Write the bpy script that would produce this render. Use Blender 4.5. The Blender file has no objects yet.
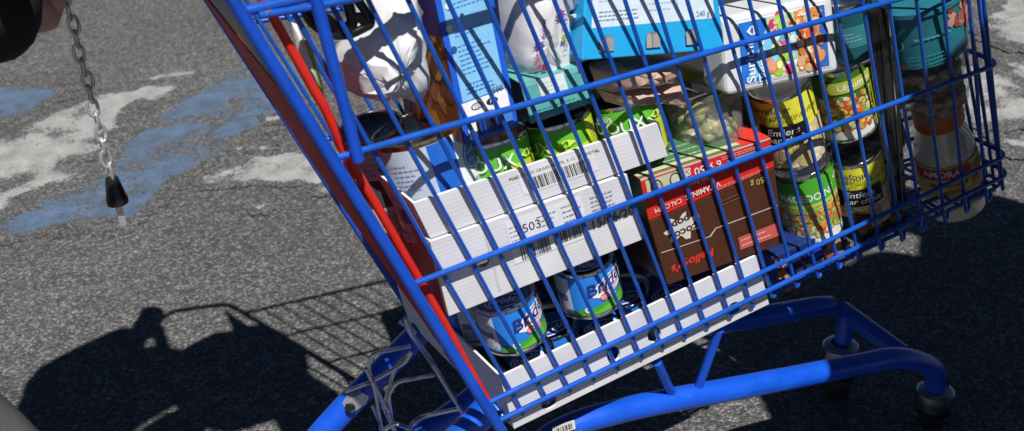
import bpy, bmesh, math, random
from mathutils import Vector, Matrix, noise
V = Vector
SC = bpy.context.scene
COL = SC.collection

# ------------------------------------------------------------------ camera
FPX = 1150.0
D_ = V((138, 2073, FPX)).normalized()                 # gravity in camera axes (right, down, forward)
s_ = V((2288, -790, FPX)); s_ = (s_ - D_ * s_.dot(D_)).normalized()   # near basket side
n_ = s_.cross(D_); n_ = n_ if n_.z > 0 else -n_
TA = math.radians(6)
cx_ = math.cos(TA) * s_ - math.sin(TA) * n_
cy_ = math.cos(TA) * n_ + math.sin(TA) * s_
RM = Matrix((cx_, cy_, -D_))                          # camera axes -> world
CAM = V((0, 0, 1.22))
cam_d = bpy.data.cameras.new('camera'); cam = bpy.data.objects.new('camera', cam_d); COL.objects.link(cam)
r_, d_, f_ = RM @ V((1, 0, 0)), RM @ V((0, 1, 0)), RM @ V((0, 0, 1))
cam.matrix_world = Matrix(((r_.x, -d_.x, -f_.x, CAM.x), (r_.y, -d_.y, -f_.y, CAM.y), (r_.z, -d_.z, -f_.z, CAM.z), (0, 0, 0, 1)))
cam_d.sensor_width = 36; cam_d.lens = FPX * 36 / 1024
cam_d.clip_start = 0.02; cam_d.clip_end = 500
cam_d.dof.use_dof = True; cam_d.dof.focus_distance = 1.38; cam_d.dof.aperture_fstop = 9
SC.camera = cam

# ------------------------------------------------------------------ light
SUN = V((0.10, 0.64, -1.0))                           # travel direction of the sunlight
W = bpy.data.worlds.new('World'); SC.world = W; W.use_nodes = True
nt = W.node_tree; sky = nt.nodes.new('ShaderNodeTexSky'); sky.sky_type = 'NISHITA'; sky.sun_disc = False; sky.air_density = 0.4; sky.dust_density = 0.0; sky.altitude = 1500
sky.sun_elevation = math.atan2(1, math.hypot(SUN.x, SUN.y)); sky.sun_rotation = math.atan2(-SUN.x, -SUN.y)
bg = nt.nodes['Background']; bg.inputs[1].default_value = 0.05
nt.links.new(sky.outputs[0], bg.inputs[0])
sl = bpy.data.lights.new('sun', 'SUN'); sl.energy = 5.0; sl.angle = math.radians(0.53); sl.color = (1.0, 0.965, 0.91)
so = bpy.data.objects.new('sun', sl); COL.objects.link(so); so.location = (-2, -5, 9)
so.rotation_euler = SUN.to_track_quat('-Z', 'Y').to_euler()
vs = SC.view_settings; vs.view_transform = 'Standard'; vs.look = 'None'; vs.exposure = 0.15; vs.gamma = 1.0

# ------------------------------------------------------------------ pixel <-> place helpers (used to take measurements)
def ray(u, v): return RM @ V(((u - 512) / FPX, (v - 215.5) / FPX, 1.0))
def onz(u, v, z=0.0):
    d = ray(u, v); return CAM + d * ((z - CAM.z) / d.z)
def ony(u, v, y):
    d = ray(u, v); return CAM + d * (y / d.y)
SD, ND = RM @ s_, RM @ n_                             # along the near side, inward
P0 = onz(487.6, 403, 0.42)
TAU = math.radians(4)
UP = V((0, 0, 1)) * math.cos(TAU) - ND * math.sin(TAU)
IN = UP.cross(SD).normalized()                        # inward normal of the near basket wall
if IN.dot(ND) < 0: IN = -IN
YC = 1.12                                            # centre plane of the cart
def sp(s, h, d=0.0): return P0 + SD * s + UP * h + IN * d
def mir(p): return V((p.x, 2 * YC - p.y, p.z))
def px(u, v, d=0.0):                                  # point seen at (u, v) lying d behind the near basket wall
    r = ray(u, v); o = P0 + IN * d
    return CAM + r * ((o - CAM).dot(IN) / r.dot(IN))
def sh(u, v, d=0.0):
    p = px(u, v, d) - P0; return p.dot(SD), p.dot(UP)

# ------------------------------------------------------------------ materials
MC = {}
def newmat(name):
    m = bpy.data.materials.new(name); m.use_nodes = True
    return m, m.node_tree, m.node_tree.nodes['Principled BSDF']
def flat(c, rough=0.45, metal=0.0, var=0.08, scale=60.0, spec=0.5, coat=0.0, bump=0.0, trans=0.0, name=None, bscale=None, alpha=1.0):
    key = (tuple(c), rough, metal, var, scale, spec, coat, bump, trans, alpha)
    if key in MC: return MC[key]
    m, t, b = newmat(name or 'paint'); MC[key] = m
    tc = t.nodes.new('ShaderNodeTexCoord')
    nz = t.nodes.new('ShaderNodeTexNoise'); nz.inputs['Scale'].default_value = scale; nz.inputs['Detail'].default_value = 5
    t.links.new(tc.outputs['Object'], nz.inputs['Vector'])
    mr = t.nodes.new('ShaderNodeMapRange'); mr.inputs[1].default_value = 0.3; mr.inputs[2].default_value = 0.7
    mr.inputs[3].default_value = 1 - var; mr.inputs[4].default_value = 1 + var
    t.links.new(nz.outputs[0], mr.inputs[0])
    mx = t.nodes.new('ShaderNodeVectorMath'); mx.operation = 'SCALE'; mx.inputs[0].default_value = c[:3]
    t.links.new(mr.outputs[0], mx.inputs['Scale']); t.links.new(mx.outputs[0], b.inputs['Base Color'])
    rr = t.nodes.new('ShaderNodeMapRange'); rr.inputs[1].default_value = 0.3; rr.inputs[2].default_value = 0.7
    rr.inputs[3].default_value = max(0, rough - 0.08); rr.inputs[4].default_value = min(1, rough + 0.08)
    t.links.new(nz.outputs[0], rr.inputs[0]); t.links.new(rr.outputs[0], b.inputs['Roughness'])
    b.inputs['Metallic'].default_value = metal; b.inputs['Specular IOR Level'].default_value = spec
    b.inputs['Coat Weight'].default_value = coat; b.inputs['Coat Roughness'].default_value = 0.12
    b.inputs['Transmission Weight'].default_value = trans; b.inputs['Alpha'].default_value = alpha
    if bump:
        bp = t.nodes.new('ShaderNodeBump'); bp.inputs['Strength'].default_value = bump; bp.inputs['Distance'].default_value = 0.002
        n2 = t.nodes.new('ShaderNodeTexNoise'); n2.inputs['Scale'].default_value = bscale or scale; n2.inputs['Detail'].default_value = 3
        t.links.new(tc.outputs['Object'], n2.inputs['Vector'])
        t.links.new(n2.outputs[0], bp.inputs['Height']); t.links.new(bp.outputs[0], b.inputs['Normal'])
    return m
def ink(c, rough=0.4): return flat(c, rough, var=0.06, scale=90)
def enamel(name, col, scale):
    m = flat(col, 0.34, var=0.12, scale=scale, coat=0.25, bump=0.12, bscale=220, name=name); t = m.node_tree; b = t.nodes['Principled BSDF']
    src = b.inputs['Base Color'].links[0].from_socket; tc = t.nodes.new('ShaderNodeTexCoord')
    n = t.nodes.new('ShaderNodeTexNoise'); n.inputs['Scale'].default_value = 130; n.inputs['Detail'].default_value = 6; n.inputs['Roughness'].default_value = .65
    n2 = t.nodes.new('ShaderNodeTexNoise'); n2.inputs['Scale'].default_value = 9; n2.inputs['Detail'].default_value = 3
    for q in (n, n2): t.links.new(tc.outputs['Object'], q.inputs['Vector'])
    ad = t.nodes.new('ShaderNodeMath'); ad.operation = 'MULTIPLY_ADD'; ad.inputs[1].default_value = .5; t.links.new(n2.outputs[0], ad.inputs[0]); t.links.new(n.outputs[0], ad.inputs[2])
    r = t.nodes.new('ShaderNodeMapRange'); r.inputs[1].default_value = .93; r.inputs[2].default_value = .97; t.links.new(ad.outputs[0], r.inputs[0])
    mx = t.nodes.new('ShaderNodeMix'); mx.data_type = 'RGBA'; mx.inputs['B'].default_value = (.13, .13, .15, 1); t.links.new(r.outputs[0], mx.inputs['Factor']); t.links.new(src, mx.inputs['A']); t.links.new(mx.outputs['Result'], b.inputs['Base Color'])
    return m
BLUE = enamel('blue_enamel', (0.007, 0.085, 0.47), 35)
BLUE2 = enamel('blue_enamel_tube', (0.006, 0.085, 0.60), 25)
CHROME = flat((0.55, 0.56, 0.57), 0.22, 1.0, var=0.15, scale=60, name='zinc_wire')
STEEL = flat((0.68, 0.68, 0.69), 0.30, 0.7, var=0.12, scale=90, name='steel')
TIN = flat((0.72, 0.70, 0.66), 0.24, 1.0, var=0.1, scale=50, name='tinplate')
GOLD = flat((0.70, 0.56, 0.30), 0.26, 1.0, var=0.1, scale=50, name='lacquered_tin')
RED = flat((0.72, 0.025, 0.015), 0.38, var=0.08, scale=30, bump=0.05, bscale=150, name='red_plastic')
GREYP = flat((0.30, 0.30, 0.31), 0.55, var=0.1, scale=30, name='grey_plastic')
BLACKP = flat((0.012, 0.012, 0.014), 0.38, var=0.2, scale=40, name='black_plastic')
RUBBER = flat((0.02, 0.02, 0.021), 0.7, var=0.2, scale=60, name='rubber')
def corrugated():
    m, t, b = newmat('white_cardboard')
    tc = t.nodes.new('ShaderNodeTexCoord')
    w = t.nodes.new('ShaderNodeTexWave'); w.bands_direction = 'Z'; w.inputs['Scale'].default_value = 62
    w.inputs['Distortion'].default_value = 0.6; w.inputs['Detail Scale'].default_value = 3
    t.links.new(tc.outputs['Object'], w.inputs['Vector'])
    n = t.nodes.new('ShaderNodeTexNoise'); n.inputs['Scale'].default_value = 14; n.inputs['Detail'].default_value = 8
    t.links.new(tc.outputs['Object'], n.inputs['Vector'])
    r = t.nodes.new('ShaderNodeValToRGB'); r.color_ramp.elements[0].position = 0.3; r.color_ramp.elements[1].position = 0.7
    r.color_ramp.elements[0].color = (0.66, 0.66, 0.70, 1); r.color_ramp.elements[1].color = (0.80, 0.80, 0.83, 1)
    t.links.new(n.outputs[0], r.inputs[0]); t.links.new(r.outputs[0], b.inputs['Base Color'])
    ad = t.nodes.new('ShaderNodeMath'); ad.operation = 'MULTIPLY_ADD'; ad.inputs[1].default_value = 0.35
    t.links.new(w.outputs['Fac'], ad.inputs[0]); t.links.new(n.outputs[0], ad.inputs[2])
    bp = t.nodes.new('ShaderNodeBump'); bp.inputs['Strength'].default_value = 0.16; bp.inputs['Distance'].default_value = 0.001
    t.links.new(ad.outputs[0], bp.inputs['Height']); t.links.new(bp.outputs[0], b.inputs['Normal'])
    b.inputs['Roughness'].default_value = 0.75
    return m
CARD = corrugated()
KRAFT = flat((0.30, 0.22, 0.17), 0.85, var=0.15, scale=40, bump=0.2, name='cardboard_inside')
def clear(name, tint, rough=0.08, body=0.07):
    m, t, b = newmat(name); b.inputs['Base Color'].default_value = (*tint, 1); b.inputs['Roughness'].default_value = rough
    tr = t.nodes.new('ShaderNodeBsdfTransparent'); tr.inputs[0].default_value = (.95, .96, .95, 1)
    lw = t.nodes.new('ShaderNodeLayerWeight'); lw.inputs[0].default_value = 0.25
    mr = t.nodes.new('ShaderNodeMapRange'); mr.inputs[3].default_value = body; mr.inputs[4].default_value = 0.42
    t.links.new(lw.outputs['Facing'], mr.inputs[0])
    mx = t.nodes.new('ShaderNodeMixShader'); t.links.new(mr.outputs[0], mx.inputs[0])
    t.links.new(tr.outputs[0], mx.inputs[1]); t.links.new(b.outputs[0], mx.inputs[2])
    t.links.new(mx.outputs[0], t.nodes['Material Output'].inputs[0])
    return m
CLEAR = clear('clear_plastic', (0.55, 0.58, 0.58))
MILKY = flat((0.62, 0.64, 0.66), 0.3, var=0.04, spec=0.6, name='milky_plastic')
WHITE = (0.80, 0.80, 0.82); BLK = (0.015, 0.015, 0.018); GREYI = (0.28, 0.28, 0.32)

# ------------------------------------------------------------------ mesh builder
def txt_mesh(body, size, shear=0.0, bold=0.0, align='CENTER', sx=1.0, _c={}):
    key = (body, size, shear, bold, align, sx)
    if key not in _c:
        cu = bpy.data.curves.new('t', 'FONT'); cu.body = body; cu.size = size; cu.shear = shear; cu.offset = bold * size
        cu.align_x = align; cu.align_y = 'CENTER'; cu.resolution_u = 3
        o = bpy.data.objects.new('t', cu); COL.objects.link(o)
        dg = bpy.context.evaluated_depsgraph_get(); me = bpy.data.meshes.new_from_object(o.evaluated_get(dg))
        _c[key] = ([(v.co.x * sx, v.co.y) for v in me.vertices], [tuple(p.vertices) for p in me.polygons])
        bpy.data.objects.remove(o); bpy.data.curves.remove(cu); bpy.data.meshes.remove(me)
    return _c[key]
class MB:
    def __init__(s): s.bm = bmesh.new(); s.mats = []
    def mi(s, m):
        if m not in s.mats: s.mats.append(m)
        return s.mats.index(m)
    def face(s, pts, m, smooth=False):
        f = s.bm.faces.new([s.bm.verts.new(p) for p in pts]); f.material_index = s.mi(m); f.smooth = smooth; return f
    def absorb(s, b2, m=None):
        if m is not None:
            i = s.mi(m)
            for f in b2.faces: f.material_index = i
        vm = {v: s.bm.verts.new(v.co) for v in b2.verts}
        for f in b2.faces:
            try:
                g = s.bm.faces.new([vm[v] for v in f.verts]); g.material_index = f.material_index; g.smooth = f.smooth
            except ValueError: pass
        b2.free()
    def hexa(s, c, mats, bevel=0.0008, seg=2):
        """c: 8 corners (front bl,br,tr,tl, back bl,br,tr,tl); mats: one or front,back,left,right,top,bottom"""
        if not isinstance(mats, (list, tuple)): mats = [mats] * 6
        b = bmesh.new(); v = [b.verts.new(p) for p in c]
        for q, m in zip(((0, 1, 2, 3), (5, 4, 7, 6), (4, 0, 3, 7), (1, 5, 6, 2), (3, 2, 6, 7), (4, 5, 1, 0)), mats):
            b.faces.new([v[i] for i in q]).material_index = s.mi(m)
        bmesh.ops.recalc_face_normals(b, faces=b.faces)
        if bevel: bmesh.ops.bevel(b, geom=b.edges[:], offset=bevel, segments=seg, affect='EDGES', profile=0.6)
        s.absorb(b)
    def box(s, x0, x1, y0, y1, z0, z1, mats, bevel=0.0008):
        s.hexa([V(p) for p in ((x0, y0, z0), (x1, y0, z0), (x1, y0, z1), (x0, y0, z1), (x0, y1, z0), (x1, y1, z0), (x1, y1, z1), (x0, y1, z1))], mats, bevel)
    def tube(s, pts, r, m, seg=10, close=False, cap=True, flat_=1.0, fdir=None):
        pts = [V(p) for p in pts]; n = len(pts); rings = []; prev = None
        i0 = s.mi(m)
        for i, p in enumerate(pts):
            if close: t = (pts[(i + 1) % n] - pts[i - 1]).normalized()
            else: t = ((pts[min(i + 1, n - 1)] - p).normalized() + (p - pts[max(i - 1, 0)]).normalized()).normalized()
            a = prev if prev else (fdir if fdir else (V((0, 0, 1)) if abs(t.z) < 0.9 else V((1, 0, 0))))
            a = (a - t * a.dot(t)).normalized(); prev = a; b = t.cross(a)
            rr = r[i] if isinstance(r, (list, tuple)) else r
            rings.append([s.bm.verts.new(p + (a * math.cos(2 * math.pi * k / seg) * rr * flat_ + b * math.sin(2 * math.pi * k / seg) * rr)) for k in range(seg)])
        for i in range(n if close else n - 1):
            A, B = rings[i], rings[(i + 1) % n]
            for k in range(seg):
                f = s.bm.faces.new((A[k], A[(k + 1) % seg], B[(k + 1) % seg], B[k])); f.smooth = True; f.material_index = i0
        if cap and not close:
            for R_, fl in ((rings[0], True), (rings[-1], False)):
                f = s.bm.faces.new(R_[::-1] if fl else R_); f.material_index = i0
    def lathe(s, prof, m, seg=56, org=(0, 0, 0), ang=(0, 2 * math.pi)):
        """prof: (r, z[, material]) rows"""
        full = abs(ang[1] - ang[0] - 2 * math.pi) < 1e-6; o = V(org); rows = []
        for q in prof:
            r, z = q[0], q[1]
            if r <= 1e-6: rows.append([s.bm.verts.new(o + V((0, 0, z)))]); continue
            rows.append([s.bm.verts.new(o + V((r * math.sin(ang[0] + (ang[1] - ang[0]) * k / seg), -r * math.cos(ang[0] + (ang[1] - ang[0]) * k / seg), z))) for k in range(seg if full else seg + 1)])
        for i in range(len(rows) - 1):
            A, B = rows[i], rows[i + 1]; mt = prof[i][2] if len(prof[i]) > 2 else m; ix = s.mi(mt)
            for k in range(seg):
                k2 = (k + 1) % seg if full else k + 1
                if len(A) == 1 and len(B) == 1: continue
                vs_ = [A[0], B[k2], B[k]] if len(A) == 1 else ([A[k], A[k2], B[0]] if len(B) == 1 else [A[k], A[k2], B[k2], B[k]])
                f = s.bm.faces.new(vs_); f.material_index = ix; f.smooth = True
    def decal(s, items, fn, W, H, off=0.0003, bend=0.0, step=0.00012):
        """items in fractions of W x H (sizes of letters and dots in metres); fn(u, v, o) -> point"""
        k = 0
        for it in items:
            k += 1; b = bmesh.new(); kind = it[0]
            def poly(pts):
                return b.faces.new([b.verts.new((x, y, 0)) for x, y in pts])
            if kind == 'rect':
                _, u0, v0, u1, v1, c = it[:6]; poly([(u0 * W, v0 * H), (u1 * W, v0 * H), (u1 * W, v1 * H), (u0 * W, v1 * H)])
            elif kind == 'poly':
                c = it[2]; poly([(x * W, y * H) for x, y in it[1]])
            elif kind == 'ell':
                _, u, v, ru, rv, c = it[:6]; a = it[6] if len(it) > 6 else 0; nn = 22
                poly([(u * W + ru * math.cos(t) * math.cos(a) - rv * math.sin(t) * math.sin(a), v * H + ru * math.cos(t) * math.sin(a) + rv * math.sin(t) * math.cos(a)) for t in [2 * math.pi * j / nn for j in range(nn)]])
            elif kind == 'splat':
                _, u, v, r, c, seed = it[:6]; R = random.Random(seed); nn = 48
                poly([(u * W + r * (1 + 0.28 * math.sin(7 * t + seed) + R.uniform(-.1, .1)) * math.cos(t), v * H + r * (1 + 0.28 * math.sin(7 * t + seed) + R.uniform(-.1, .1)) * 0.8 * math.sin(t)) for t in [2 * math.pi * j / nn for j in range(nn)]])
            elif kind == 'txt':
                _, body, u, v, size, c = it[:6]; o = it[6] if len(it) > 6 else {}
                vs_, fs = txt_mesh(body, size, o.get('shear', 0), o.get('bold', 0), o.get('align', 'CENTER'), o.get('sx', 1.0))
                a = math.radians(o.get('rot', 0)); ca, sa = math.cos(a), math.sin(a)
                bv = [b.verts.new((u * W + x * ca - y * sa, v * H + x * sa + y * ca, 0)) for x, y in vs_]
                for f in fs:
                    try: b.faces.new([bv[i] for i in f])
                    except ValueError: pass
            elif kind == 'bar':
                _, u0, v0, u1, v1, c, seed = it; R = random.Random(seed); x = u0 * W
                while x < u1 * W - 0.0012:
                    w = R.choice((0.0006, 0.0008, 0.0014, 0.0018)); poly([(x, v0 * H), (x + w, v0 * H), (x + w, v1 * H), (x, v1 * H)]); x += w + R.choice((0.0007, 0.0009, 0.0016))
            elif kind == 'lines':
                _, u0, v0, u1, v1, c, n, seed = it; R = random.Random(seed)
                for j in range(n):
                    y = (v1 + (v0 - v1) * (j + .5) / n) * H; th = abs(v1 - v0) * H / n * 0.13; x = u0 * W; xe = (u0 + (u1 - u0) * R.uniform(.6, 1)) * W
                    while x < xe:
                        w = R.uniform(0.002, 0.006); poly([(x, y - th), (min(x + w, xe), y - th), (min(x + w, xe), y + th), (x, y + th)]); x += w + 0.0011
            elif kind == 'food':
                _, u0, v0, u1, v1, cols, n, r0, r1, seed = it; R = random.Random(seed)
                for c in cols:
                    for j in range(n):
                        u, v, r, a, e = R.uniform(u0, u1) * W, R.uniform(v0, v1) * H, R.uniform(r0, r1), R.uniform(0, 3.1), R.uniform(.55, 1)
                        sub = bmesh.new(); nn = R.choice((5, 7, 9))
                        sub.faces.new([sub.verts.new((u + r * math.cos(t) * math.cos(a) - r * e * math.sin(t) * math.sin(a), v + r * math.cos(t) * math.sin(a) + r * e * math.sin(t) * math.cos(a), 0)) for t in [2 * math.pi * q / nn for q in range(nn)]])
                        q = R.uniform(.75, 1.2); oo = off + k * step + R.uniform(0, 0.0012)
                        s._map(sub, fn, oo, flat(tuple(round(min(1, x * (0.8 if q < .9 else 1.0 if q < 1.05 else 1.15)), 4) for x in c), 0.4, var=0.15, scale=120), bend)
                b.free(); k += 8; continue
            mt = c if isinstance(c, bpy.types.Material) else ink(c)
            s._map(b, fn, off + k * step, mt, bend)
    def _map(s, b, fn, o, mt, bend):
        if bend and b.verts:
            xs = [v.co.x for v in b.verts]; x = math.ceil(min(xs) / bend) * bend
            while x < max(xs):
                bmesh.ops.bisect_plane(b, geom=b.verts[:] + b.edges[:] + b.faces[:], plane_co=(x, 0, 0), plane_no=(1, 0, 0)); x += bend
        for f in b.faces:
            if f.normal.z < 0 or f.calc_center_median() is None: pass
        b.normal_update()
        for f in b.faces:
            if f.normal.z < 0: f.normal_flip()
        for v in b.verts: v.co = fn(v.co.x, v.co.y, o)
        s.absorb(b, mt)
    def pillow(s, outline, m, thick, rings=6, jit=0.0, seed=1, power=2.0, back=1.0, smooth=False, noisy=0.0):
        """closed cushion over a 2D outline (x, z), front at y = -thick/2"""
        R = random.Random(seed); n = len(outline); c = V((sum(p[0] for p in outline) / n, 0, sum(p[1] for p in outline) / n)); i0 = s.mi(m)
        out = [V((p[0], 0, p[1])) for p in outline]
        for sg in (-1, 1):
            rows = []
            for i in range(rings):
                t = 1 - i / rings; row = []
                for p in out:
                    q = c + (p - c) * t; dy = sg * thick / 2 * (1 - t ** power) ** 0.6 * (back if sg > 0 else 1)
                    if noisy: dy += sg * noisy * noise.noise(q * 30 + V((seed, 0, sg)))
                    j = jit if i else jit * 0.2
                    row.append(s.bm.verts.new(q + V((R.uniform(-j, j), dy + R.uniform(-j, j), R.uniform(-j, j)))))
                rows.append(row)
            cv = s.bm.verts.new(c + V((0, sg * thick / 2 * (back if sg > 0 else 1), 0)))
            if sg == -1: edge = rows[0]
            else:
                for v in rows[0]: s.bm.verts.remove(v)
                rows[0] = edge
            for i in range(rings - 1):
                for k in range(n):
                    a, b, c2, d = rows[i][k], rows[i][(k + 1) % n], rows[i + 1][(k + 1) % n], rows[i + 1][k]
                    for tri in (((a, b, c2), (a, c2, d)) if R.random() < .5 else ((a, b, d), (b, c2, d))):
                        f = s.bm.faces.new(tri); f.material_index = i0; f.smooth = smooth
            for k in range(n):
                f = s.bm.faces.new((rows[-1][k], rows[-1][(k + 1) % n], cv)); f.material_index = i0; f.smooth = smooth
    def build(s, name, parent=None, mat=None, world=False, sharp=38):
        bm = s.bm
        if world and parent is not None: bm.transform(parent.matrix_world.inverted())
        bm.normal_update()
        for e in bm.edges:
            if len(e.link_faces) == 2 and e.calc_face_angle(0) > math.radians(sharp): e.smooth = False
        me = bpy.data.meshes.new(name); bm.to_mesh(me); bm.free()
        for m in s.mats: me.materials.append(m)
        o = bpy.data.objects.new(name, me); COL.objects.link(o)
        if parent is not None: o.parent = parent
        return o
def tag(o, label=None, cat=None, group=None, kind=None):
    for k, v in (('label', label), ('category', cat), ('group', group), ('kind', kind)):
        if v: o[k] = v
    return o
def thing(name, label, cat, m=None, group=None):
    o = bpy.data.objects.new(name, None); COL.objects.link(o); o.empty_display_size = 0.05
    if m is not None: o.matrix_world = m if isinstance(m, Matrix) else Matrix.Translation(m)
    bpy.context.view_layer.update()
    return tag(o, label, cat, group)
def dup(root, m, label):
    r = root.copy(); COL.objects.link(r); r.matrix_world = m; r['label'] = label
    for ch in list(root.children):
        c = ch.copy(); COL.objects.link(c); c.parent = r
        for g in ch.children:
            q = g.copy(); COL.objects.link(q); q.parent = c
    return r
def frame(o, x, y, z):
    x, y, z = x.normalized(), y.normalized(), z.normalized()
    return Matrix(((x.x, y.x, z.x, o.x), (x.y, y.y, z.y, o.y), (x.z, y.z, z.z, o.z), (0, 0, 0, 1)))
def arc_corner(pts, r, n=5):                          # polyline with rounded corners
    out = [V(pts[0])]
    for a, b, c in zip(pts, pts[1:], pts[2:]):
        a, b, c = V(a), V(b), V(c); d1, d2 = (a - b), (c - b); q = min(r, d1.length * .45, d2.length * .45)
        p1, p2 = b + d1.normalized() * q, b + d2.normalized() * q
        for i in range(n + 1):
            t = i / n; out.append(p1 * (1 - t) ** 2 + b * 2 * t * (1 - t) + p2 * t * t)
    out.append(V(pts[-1])); return out

# ------------------------------------------------------------------ setting: asphalt and worn paint
def asphalt_nodes(t, b, base=1.0):
    tc = t.nodes.new('ShaderNodeTexCoord')
    def vor(sc, feat='F1'):
        v = t.nodes.new('ShaderNodeTexVoronoi'); v.inputs['Scale'].default_value = sc; v.feature = feat; t.links.new(tc.outputs['Object'], v.inputs['Vector']); return v
    v1 = vor(195); v2 = vor(400)
    big = t.nodes.new('ShaderNodeTexNoise'); big.inputs['Scale'].default_value = 1.7; big.inputs['Detail'].default_value = 6
    t.links.new(tc.outputs['Object'], big.inputs['Vector'])
    wn = t.nodes.new('ShaderNodeTexWhiteNoise'); t.links.new(v1.outputs['Color'], wn.inputs['Vector'])
    r = t.nodes.new('ShaderNodeValToRGB'); e = r.color_ramp.elements
    e[0].position = 0.0; e[0].color = (0.085, 0.085, 0.086, 1); e[1].position = 1.0; e[1].color = (0.33, 0.325, 0.315, 1)
    q = r.color_ramp.elements.new(0.6); q.color = (0.145, 0.145, 0.145, 1)
    t.links.new(wn.outputs['Value'], r.inputs[0])
    e2 = t.nodes.new('ShaderNodeMapRange'); e2.inputs[1].default_value = 0.15; e2.inputs[2].default_value = 0.65; e2.inputs[3].default_value = 1.0; e2.inputs[4].default_value = 0.66
    t.links.new(v1.outputs['Distance'], e2.inputs[0])
    bg_ = t.nodes.new('ShaderNodeMapRange'); bg_.inputs[1].default_value = 0.3; bg_.inputs[2].default_value = 0.7; bg_.inputs[3].default_value = 0.82 * base; bg_.inputs[4].default_value = 1.18 * base
    t.links.new(big.outputs[0], bg_.inputs[0])
    v3 = vor(62); w3 = t.nodes.new('ShaderNodeTexWhiteNoise'); t.links.new(v3.outputs['Color'], w3.inputs['Vector'])
    m3 = t.nodes.new('ShaderNodeMapRange'); m3.inputs[3].default_value = .86; m3.inputs[4].default_value = 1.16; t.links.new(w3.outputs['Value'], m3.inputs[0])
    st = t.nodes.new('ShaderNodeTexNoise'); st.inputs['Scale'].default_value = 5.5; st.inputs['Detail'].default_value = 4; t.links.new(tc.outputs['Object'], st.inputs['Vector'])
    ms = t.nodes.new('ShaderNodeMapRange'); ms.inputs[1].default_value = .66; ms.inputs[2].default_value = .76; ms.inputs[3].default_value = 1.0; ms.inputs[4].default_value = .72; t.links.new(st.outputs[0], ms.inputs[0])
    q1 = t.nodes.new('ShaderNodeMath'); q1.operation = 'MULTIPLY'; t.links.new(m3.outputs[0], q1.inputs[0]); t.links.new(ms.outputs[0], q1.inputs[1])
    q2 = t.nodes.new('ShaderNodeMath'); q2.operation = 'MULTIPLY'; t.links.new(q1.outputs[0], q2.inputs[0]); t.links.new(e2.outputs[0], q2.inputs[1]); e2 = q2
    mu = t.nodes.new('ShaderNodeMath'); mu.operation = 'MULTIPLY'; t.links.new(e2.outputs[0], mu.inputs[0]); t.links.new(bg_.outputs[0], mu.inputs[1])
    sc = t.nodes.new('ShaderNodeVectorMath'); sc.operation = 'SCALE'; t.links.new(r.outputs[0], sc.inputs[0]); t.links.new(mu.outputs[0], sc.inputs['Scale'])
    hsum = t.nodes.new('ShaderNodeMath'); hsum.operation = 'MULTIPLY_ADD'; hsum.inputs[1].default_value = -0.4
    t.links.new(v2.outputs['Distance'], hsum.inputs[0])
    neg = t.nodes.new('ShaderNodeMath'); neg.operation = 'MULTIPLY'; neg.inputs[1].default_value = -1; t.links.new(v1.outputs['Distance'], neg.inputs[0]); t.links.new(neg.outputs[0], hsum.inputs[2])
    bp = t.nodes.new('ShaderNodeBump'); bp.inputs['Strength'].default_value = 0.9; bp.inputs['Distance'].default_value = 0.005
    t.links.new(hsum.outputs[0], bp.inputs['Height']); t.links.new(bp.outputs[0], b.inputs['Normal'])
    b.inputs['Roughness'].default_value = 0.78; b.inputs['Specular IOR Level'].default_value = 0.35
    return tc, sc.outputs[0], v1
AS, t_, b_ = newmat('asphalt'); _, c_, _ = asphalt_nodes(t_, b_); t_.links.new(c_, b_.inputs['Base Color'])
def paint_mat(name, col, wear, scale):
    m, t, b = newmat(name); tc, asp, v1 = asphalt_nodes(t, b)
    n = t.nodes.new('ShaderNodeTexNoise'); n.inputs['Scale'].default_value = scale; n.inputs['Detail'].default_value = 9; n.inputs['Roughness'].default_value = 0.7
    t.links.new(tc.outputs['Object'], n.inputs['Vector'])
    ad = t.nodes.new('ShaderNodeMath'); ad.operation = 'MULTIPLY_ADD'; ad.inputs[1].default_value = 0.22
    t.links.new(v1.outputs['Distance'], ad.inputs[0]); t.links.new(n.outputs[0], ad.inputs[2])
    at = t.nodes.new('ShaderNodeAttribute'); at.attribute_name = 'cover'
    iv = t.nodes.new('ShaderNodeMapRange'); iv.inputs[3].default_value = 0.42; iv.inputs[4].default_value = 0.0; t.links.new(at.outputs['Fac'], iv.inputs[0])
    ad2 = t.nodes.new('ShaderNodeMath'); t.links.new(ad.outputs[0], ad2.inputs[0]); t.links.new(iv.outputs[0], ad2.inputs[1])
    r = t.nodes.new('ShaderNodeMapRange'); r.inputs[1].default_value = wear - 0.035; r.inputs[2].default_value = wear + 0.035; r.clamp = True
    t.links.new(ad2.outputs[0], r.inputs[0])
    n2 = t.nodes.new('ShaderNodeTexNoise'); n2.inputs['Scale'].default_value = 18; n2.inputs['Detail'].default_value = 6; t.links.new(tc.outputs['Object'], n2.inputs['Vector'])
    mr = t.nodes.new('ShaderNodeMapRange'); mr.inputs[1].default_value = .3; mr.inputs[2].default_value = .7; mr.inputs[3].default_value = 0.72; mr.inputs[4].default_value = 1.15; t.links.new(n2.outputs[0], mr.inputs[0])
    cs = t.nodes.new('ShaderNodeVectorMath'); cs.operation = 'SCALE'; cs.inputs[0].default_value = col; t.links.new(mr.outputs[0], cs.inputs['Scale'])
    mx = t.nodes.new('ShaderNodeMix'); mx.data_type = 'RGBA'; t.links.new(r.outputs[0], mx.inputs['Factor'])
    t.links.new(cs.outputs[0], mx.inputs['A']); t.links.new(asp, mx.inputs['B']); t.links.new(mx.outputs['Result'], b.inputs['Base Color'])
    return m
PBLUE = paint_mat('worn_blue_paint', (0.115, 0.18, 0.285), 0.655, 7.0)
PWHITE = paint_mat('worn_white_paint', (0.42, 0.42, 0.415), 0.70, 8.0)
g = MB(); G = 60
g.face([(-G, -G, 0), (G, -G, 0), (G, G, 0), (-G, G, 0)], AS)
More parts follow.
